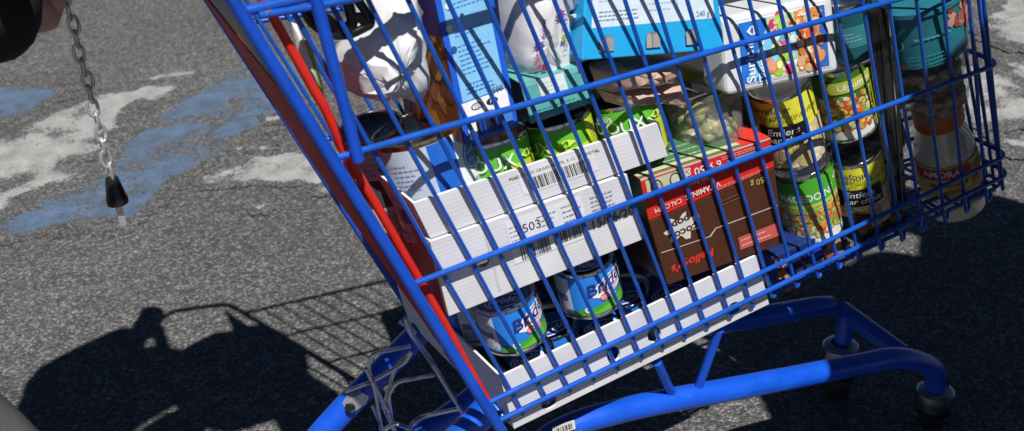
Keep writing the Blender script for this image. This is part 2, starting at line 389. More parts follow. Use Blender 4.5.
tag(g.build('asphalt_ground'), kind='structure')
MK = [0]
def marking(name, pix, mat, z, seed, rough=0.05, fray=None, step=None):
    fray = fray or max(.022, min(.07, rough * 1.5)); step = step or (.03 if rough > .03 else .012)
    """painted patch: a fine sheet whose cover value falls off across its frayed edge"""
    MK[0] += 1; z = 0.0016 + 0.0003 * MK[0]
    P = [onz(u, v) for u, v in pix]; x0, x1 = min(q.x for q in P) - .12, max(q.x for q in P) + .12; y0, y1 = min(q.y for q in P) - .12, max(q.y for q in P) + .12
    sy = step * max(1.0, (y1 - y0) / 2.4); nx, ny = int((x1 - x0) / step) + 1, int((y1 - y0) / sy) + 1
    def sd(x, y):
        d = 1e9; ins = False
        for a, c in zip(P, P[1:] + P[:1]):
            ex, ey = c.x - a.x, c.y - a.y; wx, wy = x - a.x, y - a.y; t = max(0, min(1, (wx * ex + wy * ey) / (ex * ex + ey * ey + 1e-12)))
            d = min(d, (wx - ex * t) ** 2 + (wy - ey * t) ** 2)
            if (a.y > y) != (c.y > y) and x < (c.x - a.x) * (y - a.y) / (c.y - a.y) + a.x: ins = not ins
        return math.sqrt(d) * (1 if ins else -1)
    val = []
    for j in range(ny + 1):
        for i in range(nx + 1):
            x, y = x0 + i * step, y0 + j * sy; q = V((x, y, seed))
            val.append(max(0, min(1, .5 + (sd(x, y) + noise.noise(q * 6) * rough * .7 + noise.noise(q * 19) * rough * .8) / fray)))
    me = bpy.data.meshes.new(name); fs = []
    for j in range(ny):
        for i in range(nx):
            k = j * (nx + 1) + i; c = (k, k + 1, k + nx + 2, k + nx + 1)
            if any(val[q] > 0 for q in c): fs.append(c)
    use = sorted({q for f in fs for q in f}); ix = {q: n for n, q in enumerate(use)}
    me.from_pydata([(x0 + (q % (nx + 1)) * step, y0 + (q // (nx + 1)) * sy, z) for q in use], [], [[ix[q] for q in f] for f in fs]); me.materials.append(mat)
    at = me.attributes.new('cover', 'FLOAT', 'POINT')
    for n, q in enumerate(use): at.data[n].value = val[q]
    o = bpy.data.objects.new(name, me); COL.objects.link(o); return tag(o, kind='structure')
marking('blue_paint_marking', [(-40, 245), (20, 236), (75, 226), (118, 224), (160, 196), (210, 160), (265, 122), (310, 95), (330, 60), (250, 60), (205, 80), (165, 112), (120, 150), (85, 182), (30, 205), (-40, 222)], PBLUE, 0.002, 3, 0.035)
marking('blue_paint_marking', [(-60, 88), (75, 84), (60, 96), (30, 112), (-60, 148)], PBLUE, 0.002, 5, 0.035)
marking('white_paint_marking', [(-40, 160), (0, 142), (60, 110), (110, 92), (175, 83), (182, 92), (140, 106), (118, 118), (128, 128), (95, 138), (110, 150), (60, 165), (84, 176), (40, 192), (0, 214), (-40, 222), (-40, 200), (20, 186), (36, 174), (-40, 190)], PWHITE, 0.004, 7, 0.045)
marking('white_paint_marking', [(140, 77), (200, 71), (198, 75), (150, 81)], PWHITE, 0.004, 8, 0.02)
marking('white_paint_marking', [(192, 178), (222, 170), (258, 157), (300, 151), (330, 158), (335, 172), (318, 184), (290, 182), (262, 182), (225, 186), (205, 186)], PWHITE, 0.004, 9, 0.02)
for i, q in enumerate(([(232, 150), (250, 142), (254, 146), (240, 152)], [(262, 118), (284, 116), (280, 122), (266, 124)], [(252, 206), (266, 205), (266, 211), (254, 212)], [(256, 147), (272, 146), (268, 153), (258, 152)], [(318, 190), (332, 187), (330, 194), (320, 194)])):
    marking('white_paint_marking', q, PWHITE, 0.004, 20 + i, 0.01)
marking('white_paint_marking', [(975, -60), (1090, -60), (1090, 45), (1030, 50), (1000, 40), (978, 20)], PWHITE, 0.002, 31, 0.06)
marking('white_paint_marking', [(1000, 64), (1090, 60), (1090, 88), (1000, 84)], PWHITE, 0.002, 32, 0.05)
marking('white_paint_marking', [(940, 60), (990, 70), (1030, 100), (1090, 105), (1090, 132), (1020, 125), (985, 128), (950, 110)], PWHITE, 0.002, 33, 0.05)
marking('white_paint_marking', [(1000, 140), (1040, 146), (1080, 160), (1020, 156)], PWHITE, 0.002, 34, 0.03)
marking('yellow_paint_marking', [(940, -30), (1005, -30), (990, 12), (955, 18)], paint_mat('worn_yellow_paint', (0.30, 0.24, 0.08), 0.55, 6.0), 0.004, 35, 0.03)

# ------------------------------------------------------------------ the shopping cart
cart = thing('shopping_cart', 'blue wire shopping cart with red plastic rear flap, loaded full of groceries', 'shopping cart', V((0.6, YC, 0)))
def part(mb, name, parent=cart): return mb.build(name, parent, world=True)
LEAN = 0.392
def edge_s(h): return 0.0 - 0.40 * h                  # rear edge of the basket side
def front_s(h): return 0.872 - 0.42 * h
def near(s, h, d=0.0): return sp(s, h, d)
def far(s, h, d=0.0): return mir(sp(s, h, d))
def bar_pts(f, h0, h1, s0, s1, n=6, sag=0.0):
    return [f(s0 + (s1 - s0) * i / n, h0 + (h1 - h0) * i / n) for i in range(n + 1)]
def rail(name, h0, h1, r, d=0.0, rear=0.0):
    """one bar bent round the basket: near side, front, far side"""
    a, b = (edge_s(h0) + rear, h0), (front_s(h1), h1)
    pts = [near(*a, d), near((a[0] + b[0]) / 2, (h0 + h1) / 2, d), near(*b, d), far(*b, d), far((a[0] + b[0]) / 2, (h0 + h1) / 2, d), far(*a, d)]
    m = MB(); m.tube(arc_corner(pts, 0.020), r, BLUE, 12); return part(m, name)
rail('rim', 0.512, 0.512, 0.0046)
rail('rail', 0.358, 0.345, 0.0033)
rail('rail', 0.194, 0.209, 0.0033)
rail('rail', 0.000, 0.051, 0.0033)
rail('rail', -0.033, 0.016, 0.0033)
rail('rail', -0.050, -0.010, 0.0026, 0.012)
mB = [-.044, -.010, .022, .056, .091, .127, .160, .194, .230, .268, .304, .340, .380, .418, .456, .493, .535, .575, .615, .66, .704, .748]
Rw = random.Random(4)
def side_wires(f, name, jit):
    m = MB()
    for b0 in mB:
        top_h = 0.512; pts = []
        for i in range(9):
            h = top_h + (-0.03 - top_h) * i / 8
            s = b0 + LEAN * (0.195 - h) + 0.0012 * noise.noise(V((b0 * 40, h * 6, jit)))
            if s > front_s(h) - 0.012: continue
            pts.append(f(s, h, 0.005))
        if len(pts) < 2: continue
        h = -0.05 + 0.04 * (s / 0.87)
        if b0 + LEAN * 0.24 < front_s(h) - 0.01:
            pts.append(f(s + 0.006, h, 0.006)); pts.append(f(s + 0.008, h - 0.004, 0.02)); pts.append(f(s + 0.008, h - 0.003, 0.05))
        m.tube(arc_corner(pts, 0.01, 3), 0.0024, BLUE, 8)
    return part(m, name)
side_wires(near, 'side_wires', 1.0); side_wires(far, 'side_wires', 5.0)
m = MB()                                               # front wires, leaning with the front edge
for i in range(1, 11):
    t = i / 11; pts = []
    for k in range(7):
        h = 0.512 + (-0.01 - 0.512) * k / 6; pts.append(near(front_s(h) - 0.006, h).lerp(far(front_s(h) - 0.006, h), t))
    m.tube(pts, 0.0026, BLUE, 8)
for f in (near, far):
    m.tube([f(front_s(h) - 0.016, h, 0.002) for h in (0.512, 0.35, 0.2, 0.05, -0.01)], 0.0027, BLUE, 8)
part(m, 'front_wires')
m = MB()                                               # floor
for i in range(22):
    s = 0.03 + i * 0.0395; h = -0.052 + 0.042 * s / 0.87
    m.tube([near(s, h, 0.012), far(s, h, 0.012)], 0.0025, BLUE, 8)
for t in (0.1, 0.3, 0.5, 0.7, 0.9):
    m.tube([near(0.02, -0.057).lerp(far(0.02, -0.057), t), near(0.86, -0.016).lerp(far(0.86, -0.016), t)], 0.0032, BLUE, 8)
part(m, 'basket_floor')
# rear edge uprights, running on up to the handle
HB = V((-0.005, 0, 1.005))
for f, nm in ((lambda p: p, 'near'), (mir, 'far')):
    m = MB(); pts = [sp(edge_s(h) - 0.004, h, -0.003) for h in (-0.075, 0.0, 0.2, 0.36, 0.512, 0.575)]
    pts += [V((HB.x + 0.03, pts[-1].y, HB.z + 0.035)), V((HB.x, pts[-1].y + 0.012, HB.z))]
    m.tube(arc_corner([f(p) for p in pts], 0.03), 0.0062, BLUE2, 14); part(m, 'rear_upright')
m = MB(); y0 = sp(edge_s(.5), .5).y + 0.012; m.tube([(HB.x, y0, HB.z), (HB.x, 2 * YC - y0, HB.z)], 0.013, BLUE2, 16)
part(m, 'push_handle')
m = MB()                                               # stout brace of the fold-out child seat
s0, h0 = sh(313, -12, -0.007); s1, h1 = sh(358.5, 160, -0.007)
m.tube([sp(s0, h0, -0.007), sp((s0 + s1) / 2, (h0 + h1) / 2, -0.007), sp(s1, h1, -0.007)], 0.0056, BLUE2, 14); part(m, 'seat_brace')
m = MB(); m.tube([px(259, 15.5, -0.004), px(305, 8, -0.004), px(352, -1, -0.004), px(420, -18, -0.004)], 0.0034, BLUE, 10); part(m, 'seat_hinge_bar')
# rear gate: red rod just inside the rear edge, red sheet across the back
m = MB()
rp = [(252, -25), (264, 2), (275, 20), (293, 52), (310, 83), (325, 108), (335, 130), (341, 146), (352, 164), (378, 208), (402, 250), (421, 282), (447, 327), (470, 370), (489, 402)]
m.tube([px(u, v, 0.016) for u, v in rp], 0.0044, RED, 12); part(m, 'red_edge_rod')
def gate(t, h, o=0.0):
    return sp(edge_s(h), h).lerp(mir(sp(edge_s(h), h)), t) + V((-0.92, 0, -0.38)) * o
def sheet(mb, quad, m, th=0.003, nx=1):
    a = [gate(t, h, 0.010) for t, h in quad]; b = [p + V((0.92, 0, 0.38)) * th for p in a]
    mb.hexa([a[0], a[1], a[2], a[3], b[0], b[1], b[2], b[3]], m, 0.0006)
m = MB(); sheet(m, [(0.03, 0.10), (0.74, 0.20), (0.80, 0.44), (0.03, 0.44)], flat((.50, .010, .008), .6, var=.15, scale=20, spec=.2, name='red_sheet'))
part(m, 'rear_flap')
m = MB(); sheet(m, [(0.02, 0.452), (0.88, 0.462), (0.92, 0.60), (0.02, 0.60)], GREYP, 0.006)
part(m, 'child_seat_back')
m = MB()
for h in (-0.05, 0.06, 0.14): m.tube([gate(0.02, h), gate(0.98, h)], 0.0034, BLUE, 8)
for t in (0.2, 0.4, 0.6, 0.8): m.tube([gate(t, -0.05), gate(t, 0.47)], 0.0026, BLUE, 8)
part(m, 'rear_gate_wires')
# chassis
YT = 1.04
def smooth_path(p, n=4):
    out = []
    for i in range(len(p) - 1):
        a, b, c, d = p[max(i - 1, 0)], p[i], p[i + 1], p[min(i + 2, len(p) - 1)]
        for k in range(n):
            t = k / n; out.append(0.5 * ((2 * b) + (c - a) * t + (2 * a - 5 * b + 4 * c - d) * t * t + (3 * b - a - 3 * c + d) * t ** 3))
    out.append(p[-1]); return out
tp = [(520, 468), (545, 440), (575, 424), (615, 412), (660, 402), (720, 391), (800, 376), (860, 364), (893, 358), (917, 361), (934, 370), (942, 383)]
cp = [ony(u, v, YT) for u, v in tp]; cp[-1].x = cp[-2].x + .009
cp.append(V((cp[-1].x + .001, YT, cp[-1].z - .02)))
path = smooth_path([V((0.15, YT, 0.125)), V((0.34, YT, 0.19))] + cp)
END = path[-1]
XC = ony(908, 357, YT).x
for f, pp in ((lambda q: q, path), (mir, [q for q in path if q.x < XC - .004])):
    m = MB(); m.tube([f(q) for q in pp], 0.0165, BLUE2, 20); part(m, 'chassis_tube')
m = MB(); q = ony(908, 357, YT); m.tube([q + V((0, .010, -.002)), mir(q) - V((0, .010, .002))], 0.0150, BLUE2, 20); part(m, 'cross_tube')
yF = mir(END).y
for f in (lambda p: p, mir):                           # flat oval legs from the basket bottom to the rear wheels
    m = MB(); m.tube(smooth_path([f(V(p)) for p in ((0.40, YT - 0.02, 0.36), (0.33, YT - 0.02, 0.31), (0.24, YT - 0.02, 0.245), (0.16, YT - 0.02, 0.17), (0.13, YT - 0.02, 0.10))]), 0.018, BLUE2, 16, flat_=1.0); part(m, 'rear_leg')
for f in (lambda p: p, mir):
    for a, b in (((657, 362), (672, 394)), ((719, 330), (698, 388))):
        m = MB(); A = px(*a, 0.02); B = ony(*b, YT); m.tube([f(A), f(B)], 0.0062, BLUE2, 12); part(m, 'basket_strut')
m = MB(); a = ony(553, 432, YT - 0.0175); b = ony(575, 424.5, YT - 0.0175)
u_ = (b - a).normalized(); w_ = V((0, 0.25, 1)).normalized() * 0.006
m.hexa([a - w_, b - w_, b + w_, a + w_, a - w_ + V((0, .001, 0)), b - w_ + V((0, .001, 0)), b + w_ + V((0, .001, 0)), a + w_ + V((0, .001, 0))], ink((0.55, 0.55, 0.5)), 0)
L_ = (b - a).length
m.decal([('bar', 0.08, .15, .9, .8, BLK, 3)], lambda x, y, o: a - w_ + u_ * x + w_.normalized() * y + V((0, -o, 0)), L_, .012, off=0.0004)
part(m, 'asset_plate')
def caster(p, yaw, rear=False):
    m = MB(); x, y, z = p
    m.lathe([(.015, z + .012), (.023, z + .011), (.0285, z + .006), (.0295, z), (.0295, z - .009), (.0275, z - .010), (.0275, z - .021), (.0, z - .021)], flat((.34, .35, .36), .34, 1.0, var=.25, scale=80, name='dull_chrome'), 28, (x, y, 0))
    c = part(m, 'caster_cap')
    m = MB(); m.lathe([(0, z - .018), (.0265, z - .019), (.0275, z - .03), (.0265, .058), (.020, .054), (0, .054)], BLACKP, 28, (x, y, 0)); part(m, 'caster_housing')
    ca, sa = math.cos(yaw), math.sin(yaw)
    def q(dx, dy, zz): return V((x + dx * ca - dy * sa, y + dx * sa + dy * ca, zz))
    m = MB()
    for sy in (-1, 1):
        m.hexa([q(-.022, sy * .0245 - .002, z - .021), q(.022, sy * .0245 - .002, z - .021), q(.022, sy * .0245 + .002, z - .021), q(-.022, sy * .0245 + .002, z - .018),
                q(-.042, sy * .0245 - .002, .035), q(-.002, sy * .0245 - .002, .035), q(-.002, sy * .0245 + .002, .035), q(-.042, sy * .0245 + .002, .035)], flat((.10, .10, .105), .4, .6, name='dull_steel'), 0.001)
    part(m, 'fork', cart)
    m = MB(); cc = q(-.022, 0, 0.0475)
    prof = [(.010, -.015), (.045, -.015), (.058, -.013), (.062, -.006), (.062, .006), (.058, .013), (.045, .015), (.010, .015)]
    prof = [(r * .76, w * 1.35) for r, w in prof]
    ring = []
    for r, w in prof:
        ring.append([m.bm.verts.new(q(-.022 + r * math.cos(2 * math.pi * k / 32), w, 0.0475 + r * math.sin(2 * math.pi * k / 32))) for k in range(32)])
    for A, B, mt in zip(ring, ring[1:], [BLACKP, RUBBER, RUBBER, RUBBER, RUBBER, RUBBER, BLACKP]):
        for k in range(32):
            f = m.bm.faces.new((A[k], A[(k + 1) % 32], B[(k + 1) % 32], B[k])); f.material_index = m.mi(mt); f.smooth = True
    m.tube([q(-.022, -.028, .0475), q(-.022, .028, .0475)], 0.006, STEEL, 10)
    part(m, 'wheel', cart)
caster(END + V((0, 0, .004)), 0.78 + math.pi); caster(V((XC - .012, mir(END).y - .028, END.z + .036)), 0.95 + math.pi)
m = MB(); m.tube([V((XC - .012, mir(END).y - .028, END.z)), V((XC - .003, mir(END).y - .026, ony(908, 357, YT).z))], .014, BLUE2, 16); part(m, 'caster_stem')
caster(V((0.14, YT - .02, 0.148)), 0.0); caster(V((0.14, 2 * YC - YT + .02, 0.148)), 0.0)
# zinc wire bottle rack folded under the rear
m = MB(); YR = 1.10
def rk(pp, r=0.0026, y=YR, y2=None):
    n = len(pp); m.tube(arc_corner([ony(u, v, y + ((y2 - y) * i / (n - 1) if y2 else 0)) for i, (u, v) in enumerate(pp)], 0.014), r, CHROME, 8)
rk([(405, 318), (411, 334), (425, 352), (476, 434)], 0.0034)
rk([(400, 322), (409, 327), (415, 333)], 0.003)
rk([(410, 346), (372, 354), (368, 366), (374, 388), (382, 432)])
rk([(411, 352), (406, 362), (374, 381), (345, 392)], 0.0026, 1.12)
rk([(366, 368), (378, 392), (396, 434)], 0.003)
rk([(410, 354), (396, 366), (390, 384), (383, 408)], 0.0024, 1.13)
rk([(434, 375), (396, 382), (388, 396), (394, 432)])
rk([(458, 409), (420, 417), (411, 424), (408, 440)], 0.0028)
rk([(372, 405), (381, 424), (384, 436)], 0.0024, 1.14)
rk([(384, 430), (395, 423), (408, 428)], 0.003, 1.08)
part(m, 'bottle_rack')
m = MB(); q0 = [ony(u, v, 1.2) for u, v in ((345, 408), (350, 400), (362, 393), (369, 396), (366, 404), (352, 413))]
q1 = [p + V((0, .012, 0)) for p in q0]
for qq in (q0, q1): m.face(qq, STEEL)
for i in range(6): m.face([q0[i], q0[(i + 1) % 6], q1[(i + 1) % 6], q1[i]], STEEL)
m.lathe([(0, .004), (.006, .004), (.007, 0)], BLACKP, 12, ony(350, 408, 1.195)); part(m, 'leg_bracket')

# lock chain hanging from the handle
cx0 = V((0.0465, 1.10, 0)); zt, zb = 1.000, 0.7235
chain = thing('lock_chain', 'steel link chain with black plug hanging from the cart handle', 'chain', V((cx0.x, cx0.y, zt)))
m = MB(); m.box(cx0.x - .075, cx0.x - .03, cx0.y - .01, cx0.y + .05, zt - .016, zt + .028, BLACKP, .004); m.tube([V((cx0.x - .032, cx0.y, zt + .004)), V((cx0.x, cx0.y, zt + .004)), V((cx0.x, cx0.y, zt - .002))], .0022, STEEL, 8); part(m, 'coin_lock', chain)
nl = 20; pitch = (zt - zb) / nl; m = MB()
for i in range(nl):
    zc = zt - (i + .5) * pitch; A = 0.12 + (math.pi / 2 if i % 2 else 0); hl, hw = pitch * .5 + .0018, .0046
    dx = V((math.cos(A), math.sin(A), 0)); pts = []
    for k in range(16):
        t = 2 * math.pi * k / 16; cz, cw = math.sin(t), math.cos(t)
        pts.append(V((cx0.x + 0.0008 * math.sin(i * 1.7), cx0.y, zc)) + dx * hw * (abs(cw) ** .8) * (1 if cw > 0 else -1) + V((0, 0, 1)) * (hl * (abs(cz) ** .9) * (1 if cz > 0 else -1)))
    m.tube(pts, 0.0018, STEEL, 8, close=True)
lk = part(m, 'chain_links', chain)
m = MB(); m.lathe([(0, zb + .002), (.0062, zb), (.0068, zb - .003), (.0098, zb - .020), (.0108, zb - .023), (.0108, zb - .028), (0, zb - .030)], BLACKP, 20, (cx0.x, cx0.y, 0)); part(m, 'plug', chain)
m = MB(); m.box(cx0.x - .0034, cx0.x + .0034, cx0.y - .0012, cx0.y + .0012, zb - .055, zb - .028, STEEL, .0006); part(m, 'key_pin', chain)
# ------------------------------------------------------------------ groceries
class Box:
    """a box whose front face was measured at four corners d behind the near basket wall"""
    def __init__(s, name, label, cat, TL, TR, BR, BL, d, depth, group=None, tilt=0.0, dd=(0, 0)):
        tl, tr = px(*TL, d + tilt), px(*TR, d + tilt + dd[0]); br, bl = px(*BR, d + dd[0]), px(*BL, d)
        x = (br - bl).normalized(); z = (tl - bl); z = (z - x * z.dot(x)).normalized(); y = z.cross(x)
        s.M = frame(bl, x, y, z); inv = s.M.inverted(); s.c = [inv @ p for p in (bl, br, tr, tl)]
        s.W = ((br - bl).length + (tr - tl).length) / 2; s.H = ((tl - bl).length + (tr - br).length) / 2; s.D = depth
        s.y = (inv.to_3x3() @ ND).normalized() * depth
        s.t = thing(name, label, cat, s.M, group)
    def all8(s): return s.c + [p + s.y for p in s.c]
    def fn(s, u, v, o):
        a, b = u / s.W, v / s.H; c = s.c
        return c[0] * (1 - a) * (1 - b) + c[1] * a * (1 - b) + c[2] * a * b + c[3] * (1 - a) * b + V((0, -o, 0))
    def topfn(s, u, v, o):
        a, b = u / s.W, v / s.D; c = s.c
        return c[3] * (1 - a) + c[2] * a + s.y * b + V((0, 0, o))
    def leftfn(s, u, v, o):                            # u from the back to the front
        a, b = u / s.D, v / s.H; c = s.c
        return c[0] * (1 - b) + c[3] * b + s.y * (1 - a) + V((-o, 0, 0))
def pt(f, x): return f(x[0], x[1])
def holed(mb, W, H, holes, mat, fn, th=0.003):
    """a cardboard panel with real cut-outs; holes (u, v, ru, rv) in metres"""
    b = bmesh.new(); edges = []
    def loop(pts):
        v = [b.verts.new((x, y, 0)) for x, y in pts]
        for i in range(len(v)): edges.append(b.edges.new((v[i], v[(i + 1) % len(v)])))
    nx = 8
    loop([(W * i / nx, 0) for i in range(nx)] + [(W, 0), (W, H)] + [(W * (1 - i / nx), H) for i in range(1, nx)] + [(0, H)])
    for u, v, ru, rv in holes: loop([(u + ru * math.cos(t), v + rv * math.sin(t)) for t in [2 * math.pi * k / 20 for k in range(20)]])
    bmesh.ops.triangle_fill(b, edges=edges, use_beauty=True, use_dissolve=False)
    b.normal_update()
    for f in b.faces:
        if f.normal.z < 0: f.normal_flip()
    r = bmesh.ops.extrude_face_region(b, geom=b.faces[:])
    nv = {g for g in r['geom'] if isinstance(g, bmesh.types.BMVert)}
    for v in b.verts: v.co = fn(v.co.x, v.co.y, 0.0 if v in nv else -th)
    bmesh.ops.recalc_face_normals(b, faces=b.faces)
    mb.absorb(b, mat)
def tray(B, holes, floor=0.004, wall=0.003):
    """open cardboard tray: front panel with cut-outs, three more walls, a floor"""
    m = MB(); c, y = B.c, B.y; zin = V((0, 0, floor))
    holed(m, B.W, B.H, holes, CARD, B.fn, wall)
    e = V((0, wall + .0005, 0))
    def slab(a, b, hh_a, hh_b, n):
        m.hexa([a, b, b + hh_b, a + hh_a, a + n, b + n, b + hh_b + n, a + hh_a + n], CARD, 0.0005)
    ha, hb = c[3] - c[0], c[2] - c[1]
    slab(c[0] + e, c[0] + y, ha, ha, V((wall, 0, 0))); slab(c[1] + e - V((wall, 0, 0)), c[1] + y - V((wall, 0, 0)), hb, hb, V((wall, 0, 0)))
    slab(c[0] + y, c[1] + y, ha, hb, V((0, wall, 0)))
    i = V((wall, 0, 0)) * 1.2
    m.hexa([c[0] + e + i, c[1] + e - i, c[1] + e - i + zin, c[0] + e + i + zin, c[0] + y + i - e, c[1] + y - i - e, c[1] + y - i - e + zin, c[0] + y + i - e + zin], KRAFT, 0)
    return m

# --- three white cardboard trays / cartons
B = Box('cardboard_tray', 'long white cardboard tray with oval cut-outs on the basket floor', 'tray', (500, 377), (757, 255), (769, 304), (514, 429), 0.0095, 0.27)
hz = []
for u, v, ru, rv in ((550, 402, .011, .010), (617, 352, .009, .013), (657.5, 332.5, .010, .013), (734, 308, .011, .010)):
    q = B.M.inverted() @ px(u, v, .0095); hz.append((q.x, max(q.z, rv + .002), ru, rv))
m = tray(B, hz); m.build('tray', B.t)
B = Box('cardboard_carton', 'closed white cardboard carton with round hole and barcode sticker, directly on the small blue tins', 'carton', (430, 242), (627, 174.5), (643, 239), (449, 316), 0.0090, 0.15)
m = MB(); q = B.M.inverted() @ px(490, 259.5, .009)
holed(m, B.W, B.H, [(q.x, q.z, .0075, .0075)], CARD, B.fn, .0025)
c8 = [p + V((0, .004, 0)) for p in B.c] + [p + B.y for p in B.c]
m.hexa(c8, [KRAFT, CARD, KRAFT, CARD, CARD, CARD], 0.001)
m.decal([('rect', .245, .06, .245 + .012, .94, flat((.60, .60, .66), .8)),
         ('rect', .35, .34, .74, .93, (0.84, 0.84, 0.86)), ('lines', .36, .62, .44, .86, GREYI, 4, 1), ('txt', '7503', .455, .76, .016, BLK), ('lines', .50, .68, .60, .88, GREYI, 3, 2), ('lines', .63, .62, .73, .90, GREYI, 4, 4),
         ('bar', .39, .36, .54, .56, (.05, .05, .06), 5), ('bar', .56, .40, .73, .60, (.05, .05, .06), 6),
         ('txt', '15/06/20', .87, .48, .0165, (.05, .05, .06), {'bold': .01}), ('lines', .78, .66, .96, .9, (.5, .5, .53), 4, 8)], B.fn, B.W, B.H)
m.build('carton', B.t)
B = Box('cardboard_tray', 'white cardboard tray with long barcode sticker, holding the sweetcorn tins', 'tray', (413, 203.5), (659, 122.5), (667.5, 156), (430.5, 238.5), 0.0125, 0.125)
m = tray(B, [])
m.decal([('rect', .385, .28, .70, .90, (0.85, 0.85, 0.87)), ('txt', 'MAIS DOUX GRAIN 850 ML X 12  BTE METAL', .54, .80, .0062, BLK, {'sx': .9}), ('bar', .42, .34, .68, .68, (.03, .03, .03), 11)], B.fn, B.W, B.H)
m.build('tray', B.t)

# --- tins
def axis_frame(top, bot, d, spin=0.0, H=None, sc=1.0, ct=.10):   # ct: how far the load has slumped inward
    b = px(*bot, d); t = px(*top, d + (px(*top, d) - b).length * ct); z = (t - b).normalized(); h = (t - b).length
    if H: b = t - z * H
    f = CAM - b; f = (f - z * f.dot(z)).normalized(); x = (-f).cross(z).normalized()
    return frame(b, x, -f, z) @ Matrix.Rotation(math.radians(spin), 4, 'Z') @ Matrix.Diagonal((1, 1, sc, 1)), H or h
def cyl(r): return lambda u, v, o: V(((r + o) * math.sin(u / r), -(r + o) * math.cos(u / r), v))
def tin_body(r, H, metal=TIN, lid=None, ribs=0):
    m = MB(); lid = lid or metal; e = .0012
    prof = [(0, .003), (r - .004, .003), (r - .003, 0), (r + e * .6, .0005), (r + e, .002), (r + e * .7, .0038), (r - .0008, .0048)]
    n = 40 if ribs else 1
    for i in range(n + 1):
        z = .0055 + (H - .011) * i / n; rr = r - .0004
        if ribs and .32 < i / n < .72: rr -= .0007 * (0.5 + 0.5 * math.sin(i * math.pi / 1.6))
        prof.append((rr, z))
    prof += [(r - .0008, H - .0048), (r + e * .7, H - .0038), (r + e, H - .002), (r + e * .6, H - .0003), (r - .0012, H), (r - .0022, H - .0012, lid), (r - .003, H - .004, lid), (r - .0055, H - .0048, lid), (r - .0065, H - .0038, lid), (r - .013, H - .0038, lid), (r - .0145, H - .0044, lid), (0, H - .0044, lid)]
    m.lathe(prof, metal); return m
def tin(name, label, cat, top, bot, d, r, items, base, group=None, spin=0, metal=TIN, lid=None, H=None, zl=(.006, .006), ribs=0, ct=.10):
    M, h = axis_frame(top, bot, d, spin, H, 1.0, ct); H = H or h
    t = thing(name, label, cat, M, group)
    tin_body(r, H, metal, lid, ribs).build('can_body', t)
    m = MB(); z0, z1 = zl[0], H - zl[1]; L = z1 - z0
    m.lathe([(r + .0002, z0), (r + .0002, z1)], ink(base), 64)
    m.decal(items, lambda u, v, o: cyl(r)(u, v + z0, o + .0003), math.pi * r, L, bend=0.004); m.build('label', t)
    return t
def emblem(u, v, s, c1=(.75, .03, .04), c2=(.02, .10, .45), W=1, H=1):
    """two facing arrow heads in metres s round (u, v) fractions of W x H"""
    X, Y = s / W, s / H
    return [('poly', [(u - X, v), (u - .25 * X, v + .62 * Y), (u - .05 * X, v + .55 * Y), (u - .45 * X, v), (u - .05 * X, v - .55 * Y), (u - .25 * X, v - .62 * Y)], c1),
            ('poly', [(u + X, v), (u + .25 * X, v + .62 * Y), (u - .1 * X, v + .62 * Y), (u + .15 * X, v + .3 * Y), (u + .15 * X, v - .3 * Y), (u - .1 * X, v - .62 * Y), (u + .25 * X, v - .62 * Y)], c2)]
GRN = (0.11, 0.46, 0.03); LIME = (0.52, 0.60, 0.03); YEL = (0.72, 0.60, 0.04); SKYB = (0.06, 0.42, 0.70)
R1 = .0368; WL = math.pi * R1
corn = [('rect', -1, 0, 1, .16, (.62, .50, .05)), ('rect', .12, 0, .55, .62, LIME), ('rect', .55, .0, .98, 1.0, LIME), ('rect', -.5, .16, -.33, 1, (.035, .2, .02)),
        ('lines', .60, .35, .92, .85, (.10, .14, .02), 8, 4), ('food', .55, .0, .98, .2, [(.7, .5, .04), (.6, .36, .03)], 30, .0025, .004, 9),
        ('rect', -.33, .02, .14, .28, SKYB), ('txt', 'Sans sucres', -.10, .20, .0075, WHITE), ('txt', 'Maïs', -.20, .90, .0115, WHITE, {'bold': .012}), ('txt', 'DOUX', -.07, .71, .0195, WHITE, {'bold': .01}),
        ('lines', -.30, .33, .1, .44, (.5, .62, .4), 2, 5)] + emblem(.32, .74, .010, (.60, .70, .10), (.60, .70, .10), WL, .095) + [('food', -1, .02, -.5, .3, [(.72, .5, .04)], 30, .003, .0045, 3)]
GS = 'sweetcorn tins in the white tray'
TOPB = flat((0.10, 0.105, 0.11), 0.3, 0.9, var=.2, name='shaded_lid')  # tin lid with the shade on its top put into the colour
t1 = tin('food_can', 'green and yellow sweetcorn tin under the bottom end of the tall blue packet', 'tin', (491, 133), (504, 185), .054, R1, corn, GRN, GS, -6, lid=TOPB, H=.072, ct=.24)
t2 = dup(t1, axis_frame((555, 115), (569, 166), .054, -52, .072, 1.0, .24)[0], 'green and yellow sweetcorn tin standing under the small teal packet')
t3 = dup(t1, axis_frame((621, 96), (634, 146), .054, -4, .072, 1.0, .24)[0], 'sweetcorn tin at the right end of the white tray, beside the salad tub')

